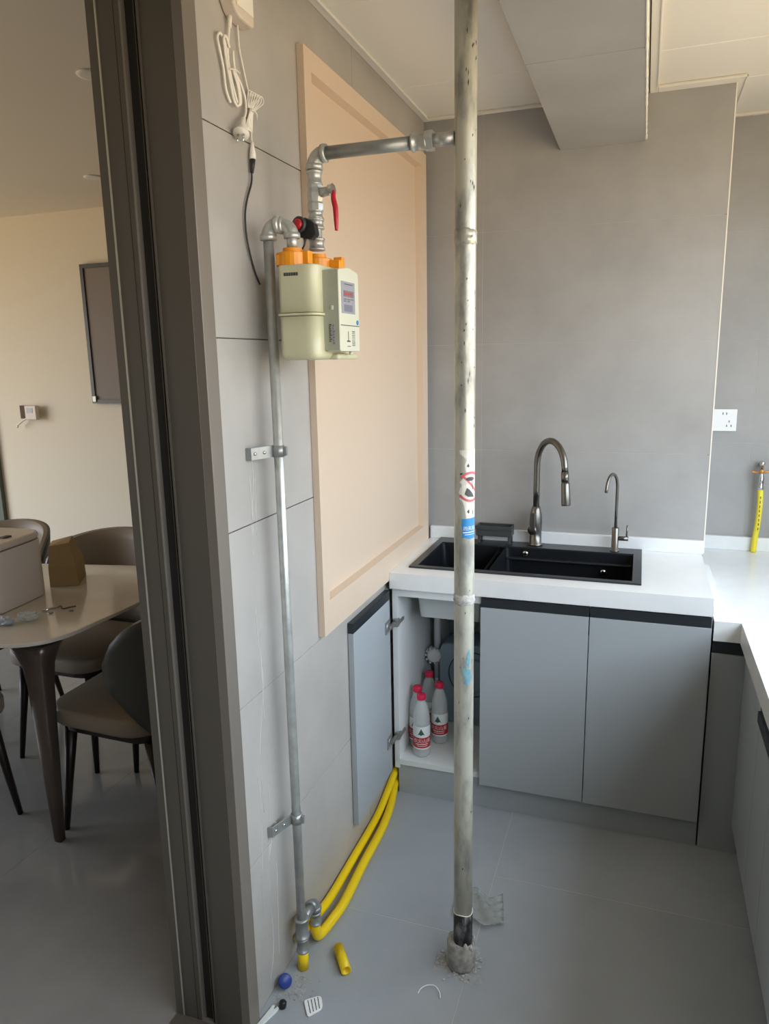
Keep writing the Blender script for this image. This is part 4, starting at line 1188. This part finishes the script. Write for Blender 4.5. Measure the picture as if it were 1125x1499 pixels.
def make_chair():
    t = thing('dining_chair', (0, 0, 0), '', 'chair', 'dining chairs round the table')
    # local: front is +x, back is -x
    st_ = round_poly([(0.255, -0.215), (0.255, 0.215), (-0.17, 0.235), (-0.17, -0.235)], [0.11, 0.11, 0.14, 0.14], 7)
    bm = add_prism(NB(), st_, 'z', 0.405, 0.465, 0.014)
    for f in bm.faces: f.smooth = True
    obj('seat', bm, M_leather, t)
    st2 = round_poly([(0.22, -0.19), (0.22, 0.19), (-0.15, 0.20), (-0.15, -0.20)], 0.08, 4)
    obj('seat_frame', add_prism(NB(), st2, 'z', 0.378, 0.404), M_legdark, t)
    NA, NZ = 25, 9
    def shell(off0, off1, a_lim, zlo):
        bm = NB()
        def surf(off):
            rows = []
            for i in range(NA):
                t_ = -1 + 2 * i / (NA - 1)
                top = 0.845 - 0.07 * abs(t_) ** 2 - 0.10 * abs(t_) ** 9
                row = []
                for j in range(NZ):
                    q = j / (NZ - 1)
                    a = t_ * a_lim * (0.55 + 0.45 * min(1, q / 0.75) ** 0.8)
                    z = zlo + (top - zlo) * q
                    lean = 0.055 * ((z - 0.42) / 0.42)
                    rx = 0.215 + off + lean * 0.9; ry = 0.238 + off + lean * 0.35
                    row.append(bm.verts.new((-0.03 - rx * math.cos(a), ry * math.sin(a), z)))
                rows.append(row)
            return rows
        I, O = surf(off0), surf(off1)
        for S, flip in ((I, 0), (O, 1)):
            for i in range(NA - 1):
                for j in range(NZ - 1):
                    q = (S[i][j], S[i + 1][j], S[i + 1][j + 1], S[i][j + 1])
                    f = bm.faces.new(q if not flip else q[::-1]); f.smooth = True
        for i in range(NA - 1):
            bm.faces.new((I[i][0], O[i][0], O[i + 1][0], I[i + 1][0])); bm.faces.new((I[i][-1], I[i + 1][-1], O[i + 1][-1], O[i][-1]))
        for j in range(NZ - 1):
            bm.faces.new((I[0][j], I[0][j + 1], O[0][j + 1], O[0][j])); bm.faces.new((I[-1][j], O[-1][j], O[-1][j + 1], I[-1][j + 1]))
        bmesh.ops.recalc_face_normals(bm, faces=bm.faces)
        return bm
    obj('back_pad', shell(0.0, 0.016, 1.42, 0.44), M_leather, t)
    obj('back_shell', shell(0.0165, 0.028, 1.45, 0.40), M_leatherd, t, label='dark grey outer shell of the backrest')
    for (x, y) in ((0.19, 0.16), (0.19, -0.16), (-0.13, 0.17), (-0.13, -0.17)):
        ex = x + (0.045 if x > 0 else -0.075); ey = y * 1.16
        obj('leg', add_tube(NB(), [(x, y, 0.3775), ((x + ex) / 2, (y + ey) / 2, 0.19), (ex, ey, 0.0006)], [0.021, 0.0145, 0.0095], 12), M_legdark, t)
    return t
ch = make_chair()
ch.location = (-0.745, 1.93, 0); ch.rotation_euler = (0, 0, PI)
ch['label'] = 'dining chair at the near table end, its dark outer back towards the door frame'
GR = 'dining chairs round the table'
copy_tree(ch, (-1.31, 2.30, 0), -PI / 2, 'taupe dining chair with curved back on the far side, beside the door frame', GR)
copy_tree(ch, (-1.90, 2.32, 0), -PI / 2, 'taupe dining chair with curved back behind the white bin', GR)
copy_tree(ch, (-1.39, 1.53, 0), PI / 2, 'dining chair on the near side, only a dark front leg in view', GR)

bn = thing('storage_bin', (-1.38, 1.87, 0.7555), 'warm white rounded lidded bin standing on the table at the left edge', 'bin')
q = round_poly([(-1.135, 1.680), (-1.172, 2.005), (-1.62, 1.96), (-1.62, 1.60)], [0.09, 0.09, 0.09, 0.09], 7)
bm = add_prism(NB(), q, 'z', 0.7558, 0.958, 0.004)
for f in bm.faces: f.smooth = len(f.verts) == 4
obj('bin_body', bm, M_boxw, bn)
lid = obj('lid', add_prism(NB(), q, 'z', 0.9600, 0.984, 0.010), M_boxw, bn)
bx('lid_latch', M_dark, -1.222, -1.200, 1.84, 1.875, 0.9842, 0.989, lid, 0.002)
# paper bag
bm = NB()
bag = [(-1.215, 2.030), (-1.125, 2.075), (-1.20, 2.20), (-1.30, 2.15)]
bag2 = [(-1.215, 2.045), (-1.165, 2.09), (-1.215, 2.165), (-1.285, 2.135)]
A = [bm.verts.new((x, y, 0.7557)) for x, y in bag]
Bm = [bm.verts.new((x + random.uniform(-.004, .004), y, 0.83)) for x, y in bag]
Cc = [bm.verts.new((x, y, 0.905 + random.uniform(-0.012, 0.02))) for x, y in bag2]
for R1, R2 in ((A, Bm), (Bm, Cc)):
    for i in range(4):
        bm.faces.new((R1[i], R1[(i + 1) % 4], R2[(i + 1) % 4], R2[i]))
bm.faces.new(A[::-1]); bm.faces.new(Cc)
obj('paper_bag', bm, M_bag, label='crumpled brown paper bag on the table behind the white bin', cat='bag')
# clutter
def crumple(cx_, cy_, rx, ry, h, seed):
    random.seed(seed)
    bm = NB()
    bmesh.ops.create_icosphere(bm, subdivisions=3, radius=1)
    for v in bm.verts:
        k = random.uniform(0.7, 1.1)
        v.co = Vector((cx_ + v.co.x * rx * k, cy_ + v.co.y * ry * k, 0.7557 + (v.co.z * 0.5 + 0.5) * h * k))
    for v in bm.verts:
        v.co.z = max(v.co.z, 0.7557)
    return bm
obj('plastic_bag', crumple(-1.015, 1.725, 0.035, 0.035, 0.030, 3), M_film, label='crumpled clear plastic bag on the table', cat='bag')
obj('packet', crumple(-1.06, 1.672, 0.040, 0.026, 0.024, 5), M_cab, label='flat grey packet at the left edge of the table top', cat='packet')
bm = add_tube(NB(), [(-1.030, 1.800, 0.761), (-1.012, 1.838, 0.761)], 0.0045, 8)
obj('bolt', bm, M_chrome, label='shiny metal bolt lying on the table', cat='bolt')
bm = add_tube(NB(), smooth_path([(-1.012, 1.845, 0.758), (-1.000, 1.850, 0.763), (-0.985, 1.842, 0.758), (-0.975, 1.860, 0.758), (-0.960, 1.875, 0.7585)], 4), 0.0022, 6)
obj('wire_scrap', bm, M_dark, label='thin dark wire scrap beside the bolt on the table', cat='wire')
for (x, y, l_) in ((-0.995, 1.800, 'small metal nut on the table nearest the bolt'), (-0.945, 1.835, 'small metal nut on the table by itself near the right edge')):
    obj('nut', add_lathe(NB(), [(0.003, 0), (0.007, 0), (0.007, 0.005), (0.003, 0.005)], (x, y, 0.7557), (0, 0, 1), 6, False), M_galvd, label=l_, cat='nut', group='nuts on the table')

pf = thing('wall_screen', (-1.87, 3.59, 1.325), 'dark framed panel hanging on the cream dining wall', 'picture')
obj('frame', ring_slab(NB(), (-2.268, -1.47, 1.327, 2.113), (-2.246, -1.492, 1.349, 2.091), 'y', 3.572, 3.599), M_frame, pf)
bx('panel', M_pic, -2.246, -1.492, 3.580, 3.598, 1.349, 2.091, pf)
obj('corner_bracket', add_box(NB(), -2.262, -2.235, 3.566, 3.572, 1.335, 1.372, 0.003), M_galvd, pf)
th_ = thing('thermostat', (-2.75, 3.6, 1.23), 'small white thermostat hanging off an open brown wall box', 'thermostat')
bx('wall_box', M_hole, -2.840, -2.755, 3.588, 3.599, 1.232, 1.312, th_)
tp = bx('control_plate', M_boxw, -2.762, -2.676, 3.545, 3.575, 1.229, 1.314, th_, 0.004)
bx('display', M_lcd, -2.745, -2.700, 3.5435, 3.5455, 1.270, 1.300, tp)
bx('mount_arm', M_boxw, -2.76, -2.735, 3.575, 3.5985, 1.25, 1.29, th_)
obj('loose_wire', add_tube(NB(), smooth_path([(-2.765, 3.570, 1.238), (-2.800, 3.565, 1.222), (-2.825, 3.560, 1.205), (-2.850, 3.560, 1.187), (-2.842, 3.560, 1.182)], 4), 0.006, 6), M_cord, th_)
bx('door_2', M_curtain, -3.95, -3.06, 3.57, 3.5995, 0.0, 2.2, kind='structure')
for (x, y, w) in ((-1.672, 3.036, 'round recessed downlight in the dining ceiling nearer the far wall'), (-0.815, 2.02, 'round recessed downlight in the dining ceiling cut by the door frame')):
    t = thing('downlight', (x, y, 2.411), w, 'light', 'dining downlights')
    obj('ring', add_lathe(NB(), [(0.034, 0), (0.046, 0), (0.044, 0.004), (0.034, 0.006)], (x, y, 2.4115), (0, 0, -1), 24), M_crown, t)
    obj('lens', add_lathe(NB(), [(0, 0), (0.034, 0), (0.034, 0.003), (0, 0.003)], (x, y, 2.4115), (0, 0, -1), 24), M_boxw, t)
